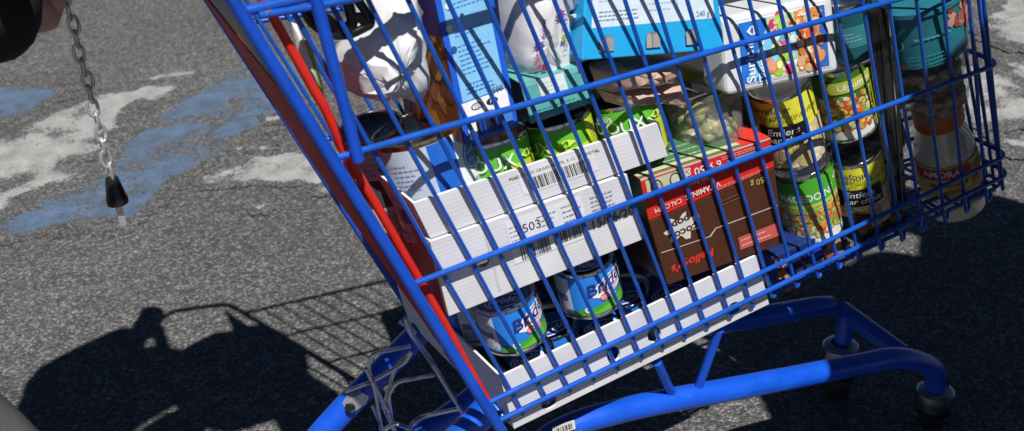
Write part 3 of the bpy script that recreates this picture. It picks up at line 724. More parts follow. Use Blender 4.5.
R4 = .0482
big = [('rect', -1, 0, 1, 1, (.46, .54, .66)), ('rect', .02, -.0, .20, 1.0, (.012, .12, .55)), ('rect', .20, 0, .46, 1, (.80, .82, .86)), ('ell', .33, .70, .0125, .0155, (.03, .20, .62)), ('ell', .33, .70, .0105, .0133, (.78, .80, .84)), ('ell', .33, .70, .0092, .0118, (.03, .20, .62)), ('txt', 'Cuit', .33, .745, .008, WHITE, {'shear': .2}), ('txt', 'Plat', .33, .655, .008, WHITE, {'shear': .2}),
       ('lines', -.42, .42, -.03, .88, (.30, .38, .55), 9, 3), ('bar', -.40, .22, -.18, .38, (.05, .06, .09), 8), ('lines', -.15, .2, -.02, .36, (.3, .36, .5), 4, 6), ('rect', -1, .0, 1, .10, (.50, .54, .60)), ('lines', -.45, .01, .0, .09, (.2, .24, .4), 2, 12), ('txt', '0,8 kg', .33, .45, .007, (.04, .06, .2))]
BB = flat((.42, .34, .22), .25, 1.0, var=.2, scale=25, name='brown_reflecting_tinplate')
tin('food_can', 'large tin with white and blue label, leftmost in the white tray', 'tin', (417, 126), (451, 228), .062, R4, big, (.6, .64, .7), 'large ready-meal tins', -2, metal=GOLD, lid=BB, H=.116, ct=.20)
tin('food_can', 'large pale tin with dark top, half hidden behind the white and blue tin', 'tin', (368, 126), (397, 220), .125, .036, [('rect', -.5, .3, .5, .62, (.06, .06, .07)), ('lines', -.3, .65, .4, .95, (.3, .32, .4), 5, 2), ('lines', -.2, .06, .3, .26, (.3, .32, .4), 4, 7)], (.5, .52, .56), 'large ready-meal tins', 10, lid=flat((.05, .05, .05), .3, .8, var=.3), H=.116)

# small blue tins in two layers
RB = .0365
bri = [('rect', -1, 0, 1, 1, (.02, .22, .74)), ('rect', -.44, .04, -.14, .98, (.60, .66, .75)), ('lines', -.42, .62, -.16, .96, (.12, .14, .30), 8, 1), ('rect', -.42, .36, -.18, .52, (.12, .08, .30)), ('lines', -.41, .37, -.19, .51, (.55, .55, .7), 3, 5), ('lines', -.42, .06, -.16, .32, (.15, .17, .33), 6, 2), ('rect', -.5, .0, -.44, 1, (.03, .10, .34)),
       ('poly', [(-.14, 0), (.55, 0), (.55, .36), (.30, .30), (.10, .20), (-.14, .12)], (.06, .36, .03)), ('poly', [(.0, 0), (.55, 0), (.55, .20), (.35, .24), (.15, .12)], (.12, .48, .05)),
       ('poly', [(.08, .46), (.14, .74), (.26, .90), (.55, .96), (.55, .52), (.34, .40), (.18, .38)], (.80, .82, .84)), ('ell', .33, .69, .019, .0095, (.03, .05, .28), .12), ('ell', .33, .69, .0175, .0082, (.82, .83, .86), .12), ('txt', 'Bridel', .25, .70, .0225, (.02, .03, .22), {'shear': .25, 'rot': 9, 'bold': .018}),
       ('poly', [(.16, .56), (.48, .62), (.48, .60), (.17, .545)], (.75, .03, .03)), ('ell', .20, .40, .0052, .005, (.72, .16, .14)), ('ell', .30, .33, .0045, .0042, (.75, .30, .28)), ('txt', '25%', .20, .40, .005, WHITE), ('lines', .24, .42, .44, .50, (.75, .1, .1), 2, 9), ('ell', .02, .16, .0042, .0042, (.75, .78, .72)), ('txt', 'M', .02, .16, .005, (.04, .2, .04))]
lidd = ink((.02, .13, .50), .3)
def bridel_lid(t, H):
    m = MB(); m.decal([('ell', 0, 0, RB * .86, RB * .86, (.018, .12, .50)), ('ell', 0, -.2, RB * .60, RB * .34, (.70, .72, .78)), ('ell', 0, -.2, RB * .54, RB * .29, (.03, .10, .42)), ('txt', 'Bridel', 0, -.2, .016, WHITE, {'shear': .2})], lambda u, v, o: V((u, v, H - .0042 + o)), 1.0, 0.06, off=.0002, step=.0002); m.build('lid', t)
GB = 'small blue tins in two layers'
HB_ = .064
b1 = tin('food_can', 'small blue and green tin with grey text panel, upper layer, nearest the red rod', 'tin', (502, 292), (521, 351), .0465, RB, bri, (.02, .22, .74), GB, -8, metal=TIN, lid=TIN, H=HB_, zl=(.007, .005))
bridel_lid(b1, HB_)
low = [((582, 257), (595, 316), .0465, -12, 'small blue and green tin, upper layer, at the middle of the gap under the carton'),
       ((523, 352), (538, 405), .055, 10, 'small tin of the lower layer, below the leftmost upper tin, silver rim showing'),
       ((598, 319), (613, 372), .056, 4, 'small tin of the lower layer, below the middle upper tin'),
       ((470, 285), (484, 338), .128, 40, 'small dark blue tin in the back row beside the red rod'),
       ((548, 322), (562, 374), .090, 20, 'small tin of the lower layer between the two upper tins'),
       ((622, 291), (636, 343), .098, 0, 'small tin of the lower layer just left of the brown cereal box'),
       ((664, 286), (678, 330), .066, 8, 'small blue tin of the lower layer under the brown cereal box')]
for a, b, d, spn, lab in low: dup(b1, axis_frame(a, b, d, spn, HB_ * (.75 if 'lower' in lab else 1), .75 if 'lower' in lab else 1)[0], lab)

# tall vegetable tins
RV = .0368; WV = math.pi * RV; HV = .118
veg = [(.70, .22, .03), (.62, .60, .36), (.20, .34, .05), (.60, .50, .10), (.66, .10, .03)]
mac = [('rect', -1, .0, 1, .16, (.72, .74, .72)), ('rect', -1, .16, 1, .62, (.30, .36, .08)), ('food', -.52, .14, .56, .55, veg, 60, .0028, .0048, 21), ('poly', [(-.55, .56), (-.2, .50), (.2, .52), (.55, .60), (.55, .66), (-.55, .66)], (.48, .56, .10)), ('rect', -1, .64, 1, .98, (.07, .40, .03)), ('txt', 'MACEDOINE', -.02, .73, .0152, WHITE, {'bold': .012, 'sx': .86}), ('lines', -.3, .52, .3, .60, (.12, .2, .03), 2, 6)] + emblem(.40, .84, .008, (.7, .75, .7), (.7, .75, .7), WV, HV)
mush = [('rect', -1, 0, 1, 1, (.72, .72, .05)), ('food', -.5, .02, .5, .26, [(.66, .52, .32), (.74, .64, .46), (.52, .38, .2)], 12, .008, .014, 33), ('food', .18, .22, .5, .5, [(.70, .58, .38), (.6, .45, .25)], 8, .008, .013, 35),
        ('rect', -.30, .36, .22, .66, (.012, .012, .013)), ('txt', 'Entiers', -.05, .565, .0135, WHITE, {'shear': .25, 'bold': .004}), ('txt', 'par choix', -.02, .45, .0125, WHITE, {'shear': .25, 'bold': .004}), ('txt', 'Champignons de Paris', .05, .78, .0092, (.10, .12, .02)), ('txt', 'Carrefour', -.16, .89, .013, (.03, .05, .1), {'bold': .012})]
mix = [('rect', -1, 0, 1, 1, (.05, .15, .02)), ('rect', -1, 0, 1, .14, (.7, .7, .68)), ('food', -.5, .14, .3, .66, veg, 55, .003, .005, 41), ('rect', -.2, .74, .5, .92, (.45, .5, .06)), ('txt', 'Légumes', .1, .83, .013, WHITE, {'bold': .01}), ('rect', .32, .0, .5, .72, (.30, .42, .03))]
tin('food_can', 'tall mixed vegetable tin with green and white label, beside the brown cereal box', 'tin', (800, 161), (817, 243), .0475, RV, mac, (.07, .38, .03), 'tall vegetable tins', 3, H=.115)
c1 = tin('food_can', 'tall yellow mushroom tin with black slate label, under the seafood tub', 'tin', (778, 82), (797, 160), .0475, RV, mush, (.72, .72, .05), 'tall vegetable tins', -4, H=.108)
dup(c1, axis_frame((849, 134), (864, 212), .062, 6)[0], 'tall yellow mushroom tin standing behind the green mixed vegetable tin')
tin('food_can', 'tall dark green tin with mixed vegetable picture, right of the upper mushroom tin', 'tin', (835, 58), (850, 136), .075, RV, mix, (.05, .15, .02), 'tall vegetable tins', 10, H=.108)
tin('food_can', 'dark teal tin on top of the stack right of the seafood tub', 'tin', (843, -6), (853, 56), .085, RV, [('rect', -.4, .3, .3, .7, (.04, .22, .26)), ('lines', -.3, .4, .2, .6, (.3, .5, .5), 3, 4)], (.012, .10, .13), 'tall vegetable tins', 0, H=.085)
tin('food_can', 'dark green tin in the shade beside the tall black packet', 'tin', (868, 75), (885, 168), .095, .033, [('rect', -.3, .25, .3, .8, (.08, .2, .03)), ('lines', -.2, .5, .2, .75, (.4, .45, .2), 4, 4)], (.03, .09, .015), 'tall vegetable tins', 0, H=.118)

# --- boxes
B = Box('cereal_packet', 'tall blue packet with light blue text panel, leaning on the sweetcorn tins', 'packet', (432, -14), (488, -32), (519, 126), (466, 146), .016, .11, tilt=.035)
m = MB(); PB = ink((.012, .10, .60)); 
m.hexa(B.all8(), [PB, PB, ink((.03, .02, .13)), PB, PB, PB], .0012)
m.decal([('rect', .10, .27, .88, .985, (.22, .52, .80)), ('lines', .18, .82, .82, .93, (.03, .14, .5), 4, 1), ('lines', .20, .66, .7, .70, (.03, .14, .5), 2, 2), ('lines', .2, .42, .82, .62, (.04, .18, .52), 7, 3), ('lines', .2, .30, .72, .38, (.03, .12, .45), 3, 4), ('ell', .13, .73, .0035, .0035, WHITE), ('ell', .13, .60, .0035, .0035, (.02, .08, .3)), ('ell', .18, .86, .003, .003, WHITE),
         ('rect', .06, .145, .90, .265, (.80, .80, .82)), ('ell', .32, .22, .0065, .0036, BLK), ('ell', .32, .22, .0052, .0025, WHITE), ('txt', 'CE', .32, .218, .005, BLK), ('ell', .60, .22, .0065, .0036, BLK), ('txt', 'FR', .60, .218, .005, WHITE), ('lines', .12, .15, .85, .185, GREYI, 1, 9), ('bar', .24, .03, .72, .135, BLK, 7), ('rect', .08, .03, .235, .14, (.78, .78, .8)), ('txt', '500 g', .78, .28, .008, BLK), ('rect', .74, .03, .9, .14, (.05, .2, .6))], B.fn, B.W, B.H)
m.decal([('rect', .0, .60, 1, 1, (.05, .02, .16)), ('poly', [(.0, .66), (.5, .60), (1, .70), (1, 0.0), (0, 0.0)], (.24, .09, .02)), ('food', .1, .03, .95, .60, [(.42, .18, .04), (.30, .10, .02), (.55, .28, .07)], 16, .008, .02, 51)] + emblem(.62, .80, .014, (.7, .7, .75), (.75, .75, .8), B.D, B.H) + [('rect', .25, .62, .55, .72, (.30, .03, .02))], B.leftfn, B.D, B.H)
m.build('packet', B.t)
B = Box('teal_packet', 'small teal packet with white sticker lying across the sweetcorn tins', 'packet', (520, 83), (580, 65.5), (592, 103), (532, 124), .014, .09, tilt=.010)
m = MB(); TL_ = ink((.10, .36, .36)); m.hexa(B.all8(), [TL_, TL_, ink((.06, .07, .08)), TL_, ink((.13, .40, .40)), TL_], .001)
m.decal([('rect', .0, .86, 1, 1, (.16, .44, .42)), ('rect', .26, .42, .70, .96, (.62, .70, .70)), ('lines', .3, .5, .66, .88, (.4, .5, .5), 4, 3), ('lines', .05, .08, .9, .3, (.05, .26, .27), 3, 5)], B.fn, B.W, B.H); m.build('packet', B.t)
B = Box('egg_box', 'wide sky-blue carton with white text panel and notches along its foot', 'carton', (586, -40), (711, -52), (725, 49), (582, 60.5), .011, .16, tilt=.02)
m = MB(); EB = ink((.02, .40, .78))
m.hexa(B.all8(), EB, .0015)
m.decal([('rect', .055, .32, .955, .97, (.66, .78, .86)), ('lines', .10, .55, .42, .90, (.40, .52, .62), 6, 1), ('lines', .46, .42, .66, .92, (.40, .52, .62), 8, 2), ('rect', .675, .36, .678, .93, (.4, .5, .6)), ('lines', .70, .70, .9, .92, (.42, .5, .6), 4, 3), ('ell', .85, .58, .013, .0048, BLK), ('ell', .85, .58, .0115, .0038, WHITE), ('txt', 'CE', .85, .58, .007, BLK), ('ell', .76, .59, .007, .0045, (.3, .35, .4)), ('txt', '240 g', .86, .38, .008, (.2, .3, .4)), ('lines', .1, .38, .4, .5, (.42, .52, .62), 3, 6),
         ] + [q for u in (.155, .475, .76) for q in (('poly', [(u - .052, .075), (u + .050, .075), (u + .048, .19), (u + .030, .235), (u - .034, .235), (u - .050, .19)], (.20, .19, .185)), ('poly', [(u - .049, .078), (u - .012, .078), (u - .012, .21), (u - .034, .225), (u - .047, .18)], (.40, .39, .38)), ('poly', [(u - .004, .078), (u + .047, .078), (u + .044, .18), (u + .028, .222), (u - .004, .215)], (.33, .32, .315)))], B.fn, B.W, B.H); m.build('carton', B.t)
B = Box('dessert_box', 'red and green cereal bar box with upside-down print, lying on the brown box', 'box', (640, 179), (770, 137.5), (774.5, 167), (649, 221), .0095, .12)
m = MB(); RR = ink((.72, .03, .02)); GG = ink((.06, .19, .07)); c = B.c
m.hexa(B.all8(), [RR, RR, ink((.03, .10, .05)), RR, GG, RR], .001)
m.decal([('rect', .0, .95, 1, 1, (.62, .62, .5)), ('poly', [(.03, .52), (.03, .92), (.33, .92), (.33, .58)], (.68, .60, .38)), ('ell', .10, .70, .0085, .010, (.04, .04, .05)), ('ell', .10, .70, .0065, .008, (.68, .60, .38)), ('txt', '☺', .1, .7, .01, BLK), ('ell', .24, .74, .008, .009, (.05, .16, .06)), ('ell', .24, .74, .006, .007, (.75, .68, .5)), ('txt', '6 x 50 g', .46, .76, .0155, WHITE, {'rot': 180, 'bold': .012}), ('rect', .64, .56, 1.0, .76, (.05, .40, .66)), ('lines', .66, .60, .95, .72, (.5, .7, .85), 2, 3), ('lines', .60, .80, .98, .92, (.8, .6, .55), 2, 9), ('txt', 'Fait lunch', .40, .50, .010, WHITE, {'rot': 180, 'shear': .2}), ('txt', 'VITAMINES', .42, .22, .0105, WHITE, {'rot': 180, 'bold': .012}), ('txt', 'CALCIUM', .15, .20, .009, WHITE, {'rot': 180}), ('lines', .5, .05, .95, .16, (.85, .5, .45), 2, 2)], B.fn, B.W, B.H)
m.decal([('poly', [(.78, 0), (1, 0), (1, 1), (.80, 1)], (.70, .04, .03)), ('lines', .2, .1, .7, .4, (.35, .45, .3), 3, 2), ('poly', [(0, .04), (.78, .04), (.78, .10), (0, .10)], (.55, .52, .36))], B.topfn, B.W, B.D)
m.build('box', B.t)
B = Box('cereal_box', 'brown chocolate cereal box lying upside down on the bottom white tray', 'box', (649, 222), (774.5, 168), (784, 243), (668, 285), .0095, .13)
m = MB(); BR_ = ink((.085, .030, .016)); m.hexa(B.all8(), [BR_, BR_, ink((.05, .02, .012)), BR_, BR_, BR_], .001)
m.decal([('splat', .22, .75, .0225, (.72, .70, .66), 5), ('txt', 'coco', .24, .68, .0175, (.07, .025, .015), {'rot': 183, 'bold': .03}), ('txt', 'pops', .20, .83, .0165, (.07, .025, .015), {'rot': 183, 'bold': .03}),
         ('txt', "Kellogg's", .24, .235, .0185, (.80, .05, .03), {'rot': 184, 'shear': .3, 'bold': .025}), ('poly', [(0.02, .52), (.40, .48), (.46, .56), (.98, .54), (.98, .526), (.465, .546), (.41, .466), (.02, .506)], (.60, .52, .46)), ('rect', .62, .13, .97, .31, (.62, .12, .10)), ('lines', .64, .15, .95, .29, (.85, .5, .48), 2, 4), ('txt', '450 g', .86, .93, .012, (.62, .5, .12), {'rot': 180}), ('lines', .5, .80, .75, .9, (.2, .1, .07), 2, 7)], B.fn, B.W, B.H)
m.build('box', B.t)
B = Box('seafood_tub', 'white plastic seafood tub standing on edge with a colourful lid label facing out', 'tub', (722, 19), (833, -6), (840, 72), (728, 97), .0095, .045, tilt=.022)
m = MB(); m.hexa(B.all8(), MILKY, .009, 4)
i = [B.fn(B.W * a, B.H * b, .001) for a, b in ((.07, .08), (.93, .08), (.93, .92), (.07, .92))]
m.hexa(i + [p + V((0, .004, 0)) for p in i], MILKY, .003, 3); m.build('tub', B.t)
m = MB()
WB = (.80, .82, .84)
m.decal([('rect', .125, .12, .90, .90, (.20, .55, .75)), ('rect', .125, .12, .37, .90, (.02, .16, .60)), ('rect', .37, .12, .62, .90, (.58, .66, .30)), ('rect', .62, .12, .90, .90, (.55, .24, .08)), ('rect', .82, .12, .90, .90, (.04, .13, .48)),
         ('food', .40, .14, .60, .9, [(.75, .70, .30), (.30, .55, .06), (.78, .74, .62), (.70, .05, .22), (.20, .50, .65)], 12, .003, .0075, 61), ('food', .62, .15, .84, .88, [(.72, .25, .06), (.62, .12, .04), (.78, .62, .48), (.70, .45, .25)], 14, .0035, .008, 62),
         ('ell', .50, .50, .011, .007, (.8, .74, .55), .5), ('ell', .44, .20, .008, .006, (.3, .55, .06)), ('ell', .72, .45, .010, .012, (.80, .72, .62)), ('ell', .39, .30, .011, .011, (.62, .22, .10)), ('ell', .39, .30, .008, .008, (.70, .35, .2)),
         ('txt', 'Surimi', .20, .38, .0185, WB, {'rot': 90, 'bold': .01}), ('txt', 'Tendre', .30, .38, .0165, WB, {'rot': 90, 'bold': .008})] + emblem(.235, .78, .0085, (.8, .8, .85), (.8, .8, .85), B.W, B.H) + [('lines', .64, .80, .80, .88, (.85, .85, .8), 1, 3)], lambda u, v, o: B.fn(u, v, o + .001), B.W, B.H, step=.00004)
m.build('lid_label', B.t)
B = Box('black_packet', 'tall narrow glossy black packet standing upright in the shaded front of the cart', 'packet', (871, 12), (893, 5), (908, 206), (886, 215), .045, .10)
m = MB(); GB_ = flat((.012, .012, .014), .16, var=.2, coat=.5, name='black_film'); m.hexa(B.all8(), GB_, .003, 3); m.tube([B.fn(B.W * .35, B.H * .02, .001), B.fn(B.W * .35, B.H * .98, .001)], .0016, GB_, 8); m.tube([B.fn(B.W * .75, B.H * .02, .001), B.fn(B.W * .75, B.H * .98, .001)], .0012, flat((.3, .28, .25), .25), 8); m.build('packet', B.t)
B = Box('tray_lid', 'black food tray with yellow edge tucked behind the clear salad tub', 'tray', (676, 66), (722, 80), (724, 90), (678, 80), .12, .10)
m = MB(); m.hexa(B.all8(), [ink((.55, .45, .03)), BLACKP, BLACKP, BLACKP, BLACKP, BLACKP], .001); m.build('tray', B.t)
B = Box('frozen_packet', 'dark blue packet with orange-brown picture under the tall vegetable tins', 'packet', (772, 258), (842, 226), (856, 258), (786, 290), .022, .10)
m = MB(); NB = ink((.012, .03, .16)); m.hexa(B.all8(), [NB] * 6, .002)
m.decal([('food', .62, .1, .98, .95, [(.36, .13, .05), (.5, .3, .15), (.28, .08, .03)], 9, .006, .012, 71), ('food', .02, .0, .16, .9, [(.4, .16, .06), (.5, .3, .2)], 6, .005, .009, 72), ('rect', .42, .52, .62, .92, (.02, .05, .50)), ('rect', .2, .3, .4, .9, (.02, .025, .08)), ('lines', .2, .15, .55, .4, (.2, .22, .35), 3, 4)], B.fn, B.W, B.H); m.build('packet', B.t)
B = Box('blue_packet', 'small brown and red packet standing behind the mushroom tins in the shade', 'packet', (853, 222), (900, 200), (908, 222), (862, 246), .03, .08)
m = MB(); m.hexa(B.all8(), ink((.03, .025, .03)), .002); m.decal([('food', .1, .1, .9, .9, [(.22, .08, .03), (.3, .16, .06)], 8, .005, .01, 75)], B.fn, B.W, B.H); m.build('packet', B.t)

def filler_box(name, label, cat, x0, x1, y0, y1, z0, z1, mat, items):  # added cartons behind the goods, filling out the load's ground shadow
    M = frame(V((x0, y0, z0)), V((1, .0, .03)), V((0, 1, 0)), V((-.03, 0, 1))); t = thing(name, label, cat, M); m = MB()
    W_, H_ = x1 - x0, z1 - z0; m.box(0, W_, 0, y1 - y0, 0, H_, mat, .002); m.decal(items, lambda u, v, o: V((u, -o, v)), W_, H_); m.build('carton', t)
filler_box('carton', 'added dark brown filler carton behind the silvery bag and the tall blue packet', 'carton', .41, .60, 1.165, 1.26, .58, .86, flat((.06, .04, .03), .8, var=.15, bump=.1), [('rect', .1, .2, .9, .4, (.10, .07, .05))])
filler_box('carton', 'added dark grey filler carton behind the sky-blue carton and the salad tub', 'carton', .60, .92, 1.165, 1.225, .54, .85, flat((.035, .037, .045), .7, var=.15, bump=.1), [('rect', .1, .6, .9, .8, (.07, .07, .08))])

# --- soft packs: outline measured, then given depth
def soft(name, label, cat, outline, d, thick, mat, jit, seed, power=2.0, dense=3, rings=6, smooth=False, noisy=0.0, group=None, part_name='bag'):
    P = [px(u, v, d + thick / 2) for u, v in outline]; c = sum(P, V()) / len(P); M = frame(c, SD, IN, SD.cross(IN))
    inv = M.inverted(); pts = []
    for a, b in zip(P, P[1:] + P[:1]):
        for k in range(dense):
            q = inv @ a.lerp(b, k / dense); pts.append((q.x, q.z))
    t = thing(name, label, cat, M, group); m = MB(); m.pillow(pts, mat, thick, rings, jit, seed, power, smooth=smooth, noisy=noisy); m.build(part_name, t, sharp=25 if not smooth else 60)
    return t, M
BAGW = flat((.66, .67, .69), .32, var=.08, scale=30, spec=.6, bump=.25, bscale=35, name='silvery_film')
soft('plastic_bag', 'crumpled silvery white plastic bag at the rear of the load beside the tall blue packet', 'bag', [(348, 30), (372, -20), (405, -26), (417, -5), (420, 50), (424, 97), (412, 102), (390, 98), (362, 95), (346, 92), (345, 72), (335, 62)], .018, .09, BAGW, .0030, 3, 2.2, 3, 8, noisy=.016, smooth=True)
t = thing('bag_handle', 'loose black looped bag strap lying over the silvery white bag', 'strap', px(340, 20, .02))
m = MB()
for pts, r in (([(304, 8), (312, 22), (328, 33), (347, 35), (364, 28), (371, 22), (362, 6), (352, -8)], .0030), ([(316, -4), (322, 14), (338, 28), (352, 26), (350, 10), (344, -8)], .0036), ([(344, 30), (352, 22), (358, 17), (368, 24)], .003)):
    m.tube(smooth_path([px(u, v, .012) for u, v in pts], 4), r, BLACKP, 8, flat_=1.5)
part(m, 'strap', t)
FL = flat((.74, .73, .75), .5, var=.06, scale=40, bump=.3, bscale=40, name='paper_bag')
t, M = soft('flour_bag', 'plump white paper bag with small purple print standing on the teal packet', 'bag', [(496, -40), (545, -48), (550, 20), (556, 62), (549, 69), (527, 74), (511, 75), (505, 60), (500, 20)], .028, .075, FL, .0012, 5, 3.0, 4, 6, smooth=True, noisy=.004)
PUR = (.22, .05, .32); m = MB()
m.decal([('rect', .004, -.052, .030, .060, (.78, .78, .80))] + [('txt', w, x, y, .0085, c, {'rot': 90}) for w, x, y, c in (('farine', -.004, .02, PUR), ('de blé', -.012, -.014, (.5, .05, .15)), ('T55', .022, .022, PUR), ('1 kg', .022, -.005, (.5, .4, .1)))] + [('splat', -.010, .004, .005, PUR, 3), ('splat', .016, .030, .005, (.45, .06, .3), 4), ('splat', .020, .005, .004, (.35, .45, .05), 5), ('lines', -.008, -.055, .018, -.030, (.12, .12, .42), 5, 6), ('ell', -.004, -.02, .004, .004, (.45, .02, .12))], lambda u, v, o: V((u, -.0385 - o + 3.5 * (u * u) + 1.2 * v * v, v)), 1, 1, bend=.004); m.build('print', t)
PK = flat((.52, .34, .28), .38, var=.25, scale=45, spec=.6, bump=.3, bscale=60, name='pink_meat_film')
soft('meat_packet', 'flat pale pink meat packet under the sky-blue carton, upper one', 'packet', [(588, 66), (610, 58), (640, 60), (676, 58), (682, 72), (670, 80), (640, 84), (598, 89)], .025, .05, PK, .0016, 8, 3, 3, 5, noisy=.004, group='pink meat packets', smooth=True)
soft('meat_packet', 'flat pale pink meat packet resting on the sweetcorn tins, lower one', 'packet', [(595, 88), (630, 84), (676, 78), (687, 96), (684, 106), (668, 98), (640, 96), (604, 101)], .030, .05, PK, .0016, 9, 3, 3, 5, noisy=.004, group='pink meat packets', smooth=True)
t, M = soft('leaflet', 'narrow white packet with green edge wedged between the red rod and the silvery bag', 'packet', [(291, 22), (297, 24), (306, 48), (318, 84), (320, 100), (313, 96), (300, 64)], .03, .02, flat((.70, .70, .66), .45, var=.06), .0004, 4, 3, 3, 4, smooth=True)
m = MB(); m.tube([M.inverted() @ px(u, v, .034) for u, v in ((306, 40), (313, 62), (319, 84), (321, 98))], .003, ink((.20, .32, .06)), 8); m.build('edge', t)

# --- tubs and jars
def tub(name, label, cat, top, bot, d, rt, rb, wall, sq=1.0, group=None, spin=0, H=None, body='tub_wall', lid=None, lidname='lid', rim=.004, ct=.15):
    M, h = axis_frame(top, bot, d, spin, H, 1.0, ct); t = thing(name, label, cat, M, group)
    m = MB(); m.lathe([(0, .001), (rb * .9, 0), (rb, .004), (rt, h - .004), (rt + rim, h - .003), (rt + rim, h), (rt, h)] + ([] if lid else [(rt - .0012, h - .001), (rb - .0012, .005), (0, .002)]), wall, 48)
    for v in m.bm.verts: v.co.y *= sq
    m.build(body, t)
    if lid:
        m = MB(); m.lathe([(rt + rim + .0012, h - .006), (rt + rim + .0012, h + .0015), (rt + rim - .001, h + .003), (rt - .004, h + .003), (rt - .006, h + .001), (0, h + .001)], lid, 48)
        for v in m.bm.verts: v.co.y *= sq
        m.build(lidname, t)
    return t, M, h
def lumps(mb, rad, z0, z1, cols, n, r0, r1, seed, sq=1.0):
    R = random.Random(seed)
    for k in range(n):
        a, q = R.uniform(0, 6.28), rad * math.sqrt(R.uniform(.1, 1)); r = R.uniform(r0, r1); z = R.uniform(z0 + r * .8, z1)
        b = bmesh.new(); bmesh.ops.create_icosphere(b, subdivisions=2, radius=r)
        for v in b.verts: v.co = V((v.co.x * R.uniform(.95, 1.05), v.co.y, v.co.z * .85)) * (1 + .22 * noise.noise(v.co * 90 + V((k, 0, 0))))
        q = max(0, min(q, rad - r)); bmesh.ops.translate(b, verts=b.verts, vec=(q * math.cos(a), q * math.sin(a) * sq, z))
        for f in b.faces: f.smooth = True
        mb.absorb(b, flat(R.choice(cols), .35, var=.35, scale=150))
t, M, h = tub('salad_tub', 'clear plastic tub of olives and mushrooms behind the red cereal bar box', 'tub', (698, 90), (709, 147), .058, .051, .041, CLEAR, .9, ct=.25)
m = MB(); lumps(m, .040, .006, h * .80, [(.38, .38, .16), (.48, .42, .24), (.24, .27, .08), (.16, .08, .05), (.52, .30, .10), (.62, .56, .40)], 70, .009, .014, 3, .9); m.build('salad', t)
m = MB(); m.lathe([(.0545, h), (.0565, h + .002), (.05, h + .004), (.03, h + .003), (0, h + .0035)], CLEAR, 40); 
for v in m.bm.verts: v.co.y *= .9
m.build('lid', t)
t, M, h = tub('yogurt_pot', 'white yogurt pot with sky-blue splash print beside the plump white bag, lower of its stack', 'pot', (562, 8), (571, 58), .055, .028, .023, MILKY, 1, 'white yogurt pots', 20)
m = MB(); fnp = lambda u, v, o: cyl(.0232 + .0048 * v / h)(u, v, o)
m.decal([('poly', [(-.12, .40), (-.08, .82), (.0, .70), (.04, .86), (.12, .66), (.20, .84), (.28, .60), (.30, .45), (.2, .5), (.14, .40), (.06, .52)], (.03, .36, .66)), ('poly', [(-.08, .4), (-.02, .4), (.02, .05), (-.05, .10)], (.04, .40, .68)), ('ell', .12, .18, .005, .004, (.2, .55, .75)), ('rect', .30, .1, .46, .8, (.12, .22, .45)), ('lines', -.45, .2, -.2, .8, (.5, .55, .62), 6, 2)], fnp, math.pi * .026, h, off=.0006, bend=.003); m.build('print', t)
dup(t, axis_frame((553, -44), (562, 5), .055, -30)[0], 'white yogurt pot cut by the top of the picture, upper of its stack')
TEAL = flat((.02, .16, .21), .35, var=.1, name='teal_plastic')
M, h = axis_frame((915, -10), (923, 48), .062); t = thing('spread_tub', 'teal plastic tub with fish picture on top of the clear tubs in the shaded front', 'tub', M)
m = MB(); m.lathe([(0, 0), (.053, 0), (.056, .003), (.060, h - .006), (.063, h - .006), (.063, h), (0, h + .001)], TEAL, 48)
m.decal([('ell', -.16, .46, .007, .008, (.32, .42, .45)), ('ell', -.16, .46, .0055, .0065, (.03, .10, .13)), ('food', .20, .45, .42, .98, [(.45, .12, .10), (.5, .25, .2), (.25, .06, .04)], 5, .006, .011, 81), ('lines', -.05, .5, .2, .62, (.15, .38, .42), 1, 2), ('lines', -.1, .1, .3, .3, (.05, .26, .30), 3, 4), ('ell', -.16, .1, .006, .006, (.2, .08, .05))], lambda u, v, o: cyl(.0560 + .004 * v / h)(u, v, o), math.pi * .058, h, off=.0008, bend=.004); m.build('tub', t)
SHRIMP = [(.48, .24, .15), (.42, .20, .14), (.5, .33, .24)]
GT = 'clear food tubs stacked over the jar'
t, M, h = tub('food_tub', 'clear plastic tub of pinkish food under the teal tub, upper of two', 'tub', (923, 56), (928, 84), .062, .052, .046, CLEAR, 1, GT, lid=CLEAR)
m = MB(); lumps(m, .046, .003, h * .8, SHRIMP, 60, .007, .012, 11); m.build('food', t)
dup(t, axis_frame((928, 82), (933, 108), .062)[0], 'clear plastic tub of pinkish food directly above the mayonnaise jar lid')
# mayonnaise jar
M, h = axis_frame((936, 104), (955, 205), .060); RJ = .044; t = thing('mayonnaise_jar', 'glass mayonnaise jar with orange lid and red-banner label in the shaded front corner', 'jar', M)
m = MB(); hb = h * .84; m.lathe([(0, .002), (RJ - .006, 0), (RJ - .001, .004), (RJ, .012), (RJ, hb * .62), (RJ - .002, hb * .74), (RJ - .008, hb * .88), (RJ - .013, hb * .95), (RJ - .014, hb), (0, hb)], flat((.74, .69, .50), .14, var=.05, scale=30, spec=.7, coat=.8, name='mayonnaise_in_glass'), 48); m.build('jar', t)
m = MB(); prof = [(RJ - .011, hb), (RJ - .0095, hb + .001), (RJ - .0095, h - .003), (RJ - .012, h), (0, h)]; m.lathe(prof, ink((.62, .15, .015)), 60)
for v in m.bm.verts:
    if hb + .0005 < v.co.z < h - .002 and v.co.xy.length > .02:
        a = math.atan2(v.co.y, v.co.x); k = 1 + .012 * math.sin(a * 30); v.co.x *= k; v.co.y *= k
m.build('lid', t)
m = MB(); z0, L = hb * .16, hb * .52
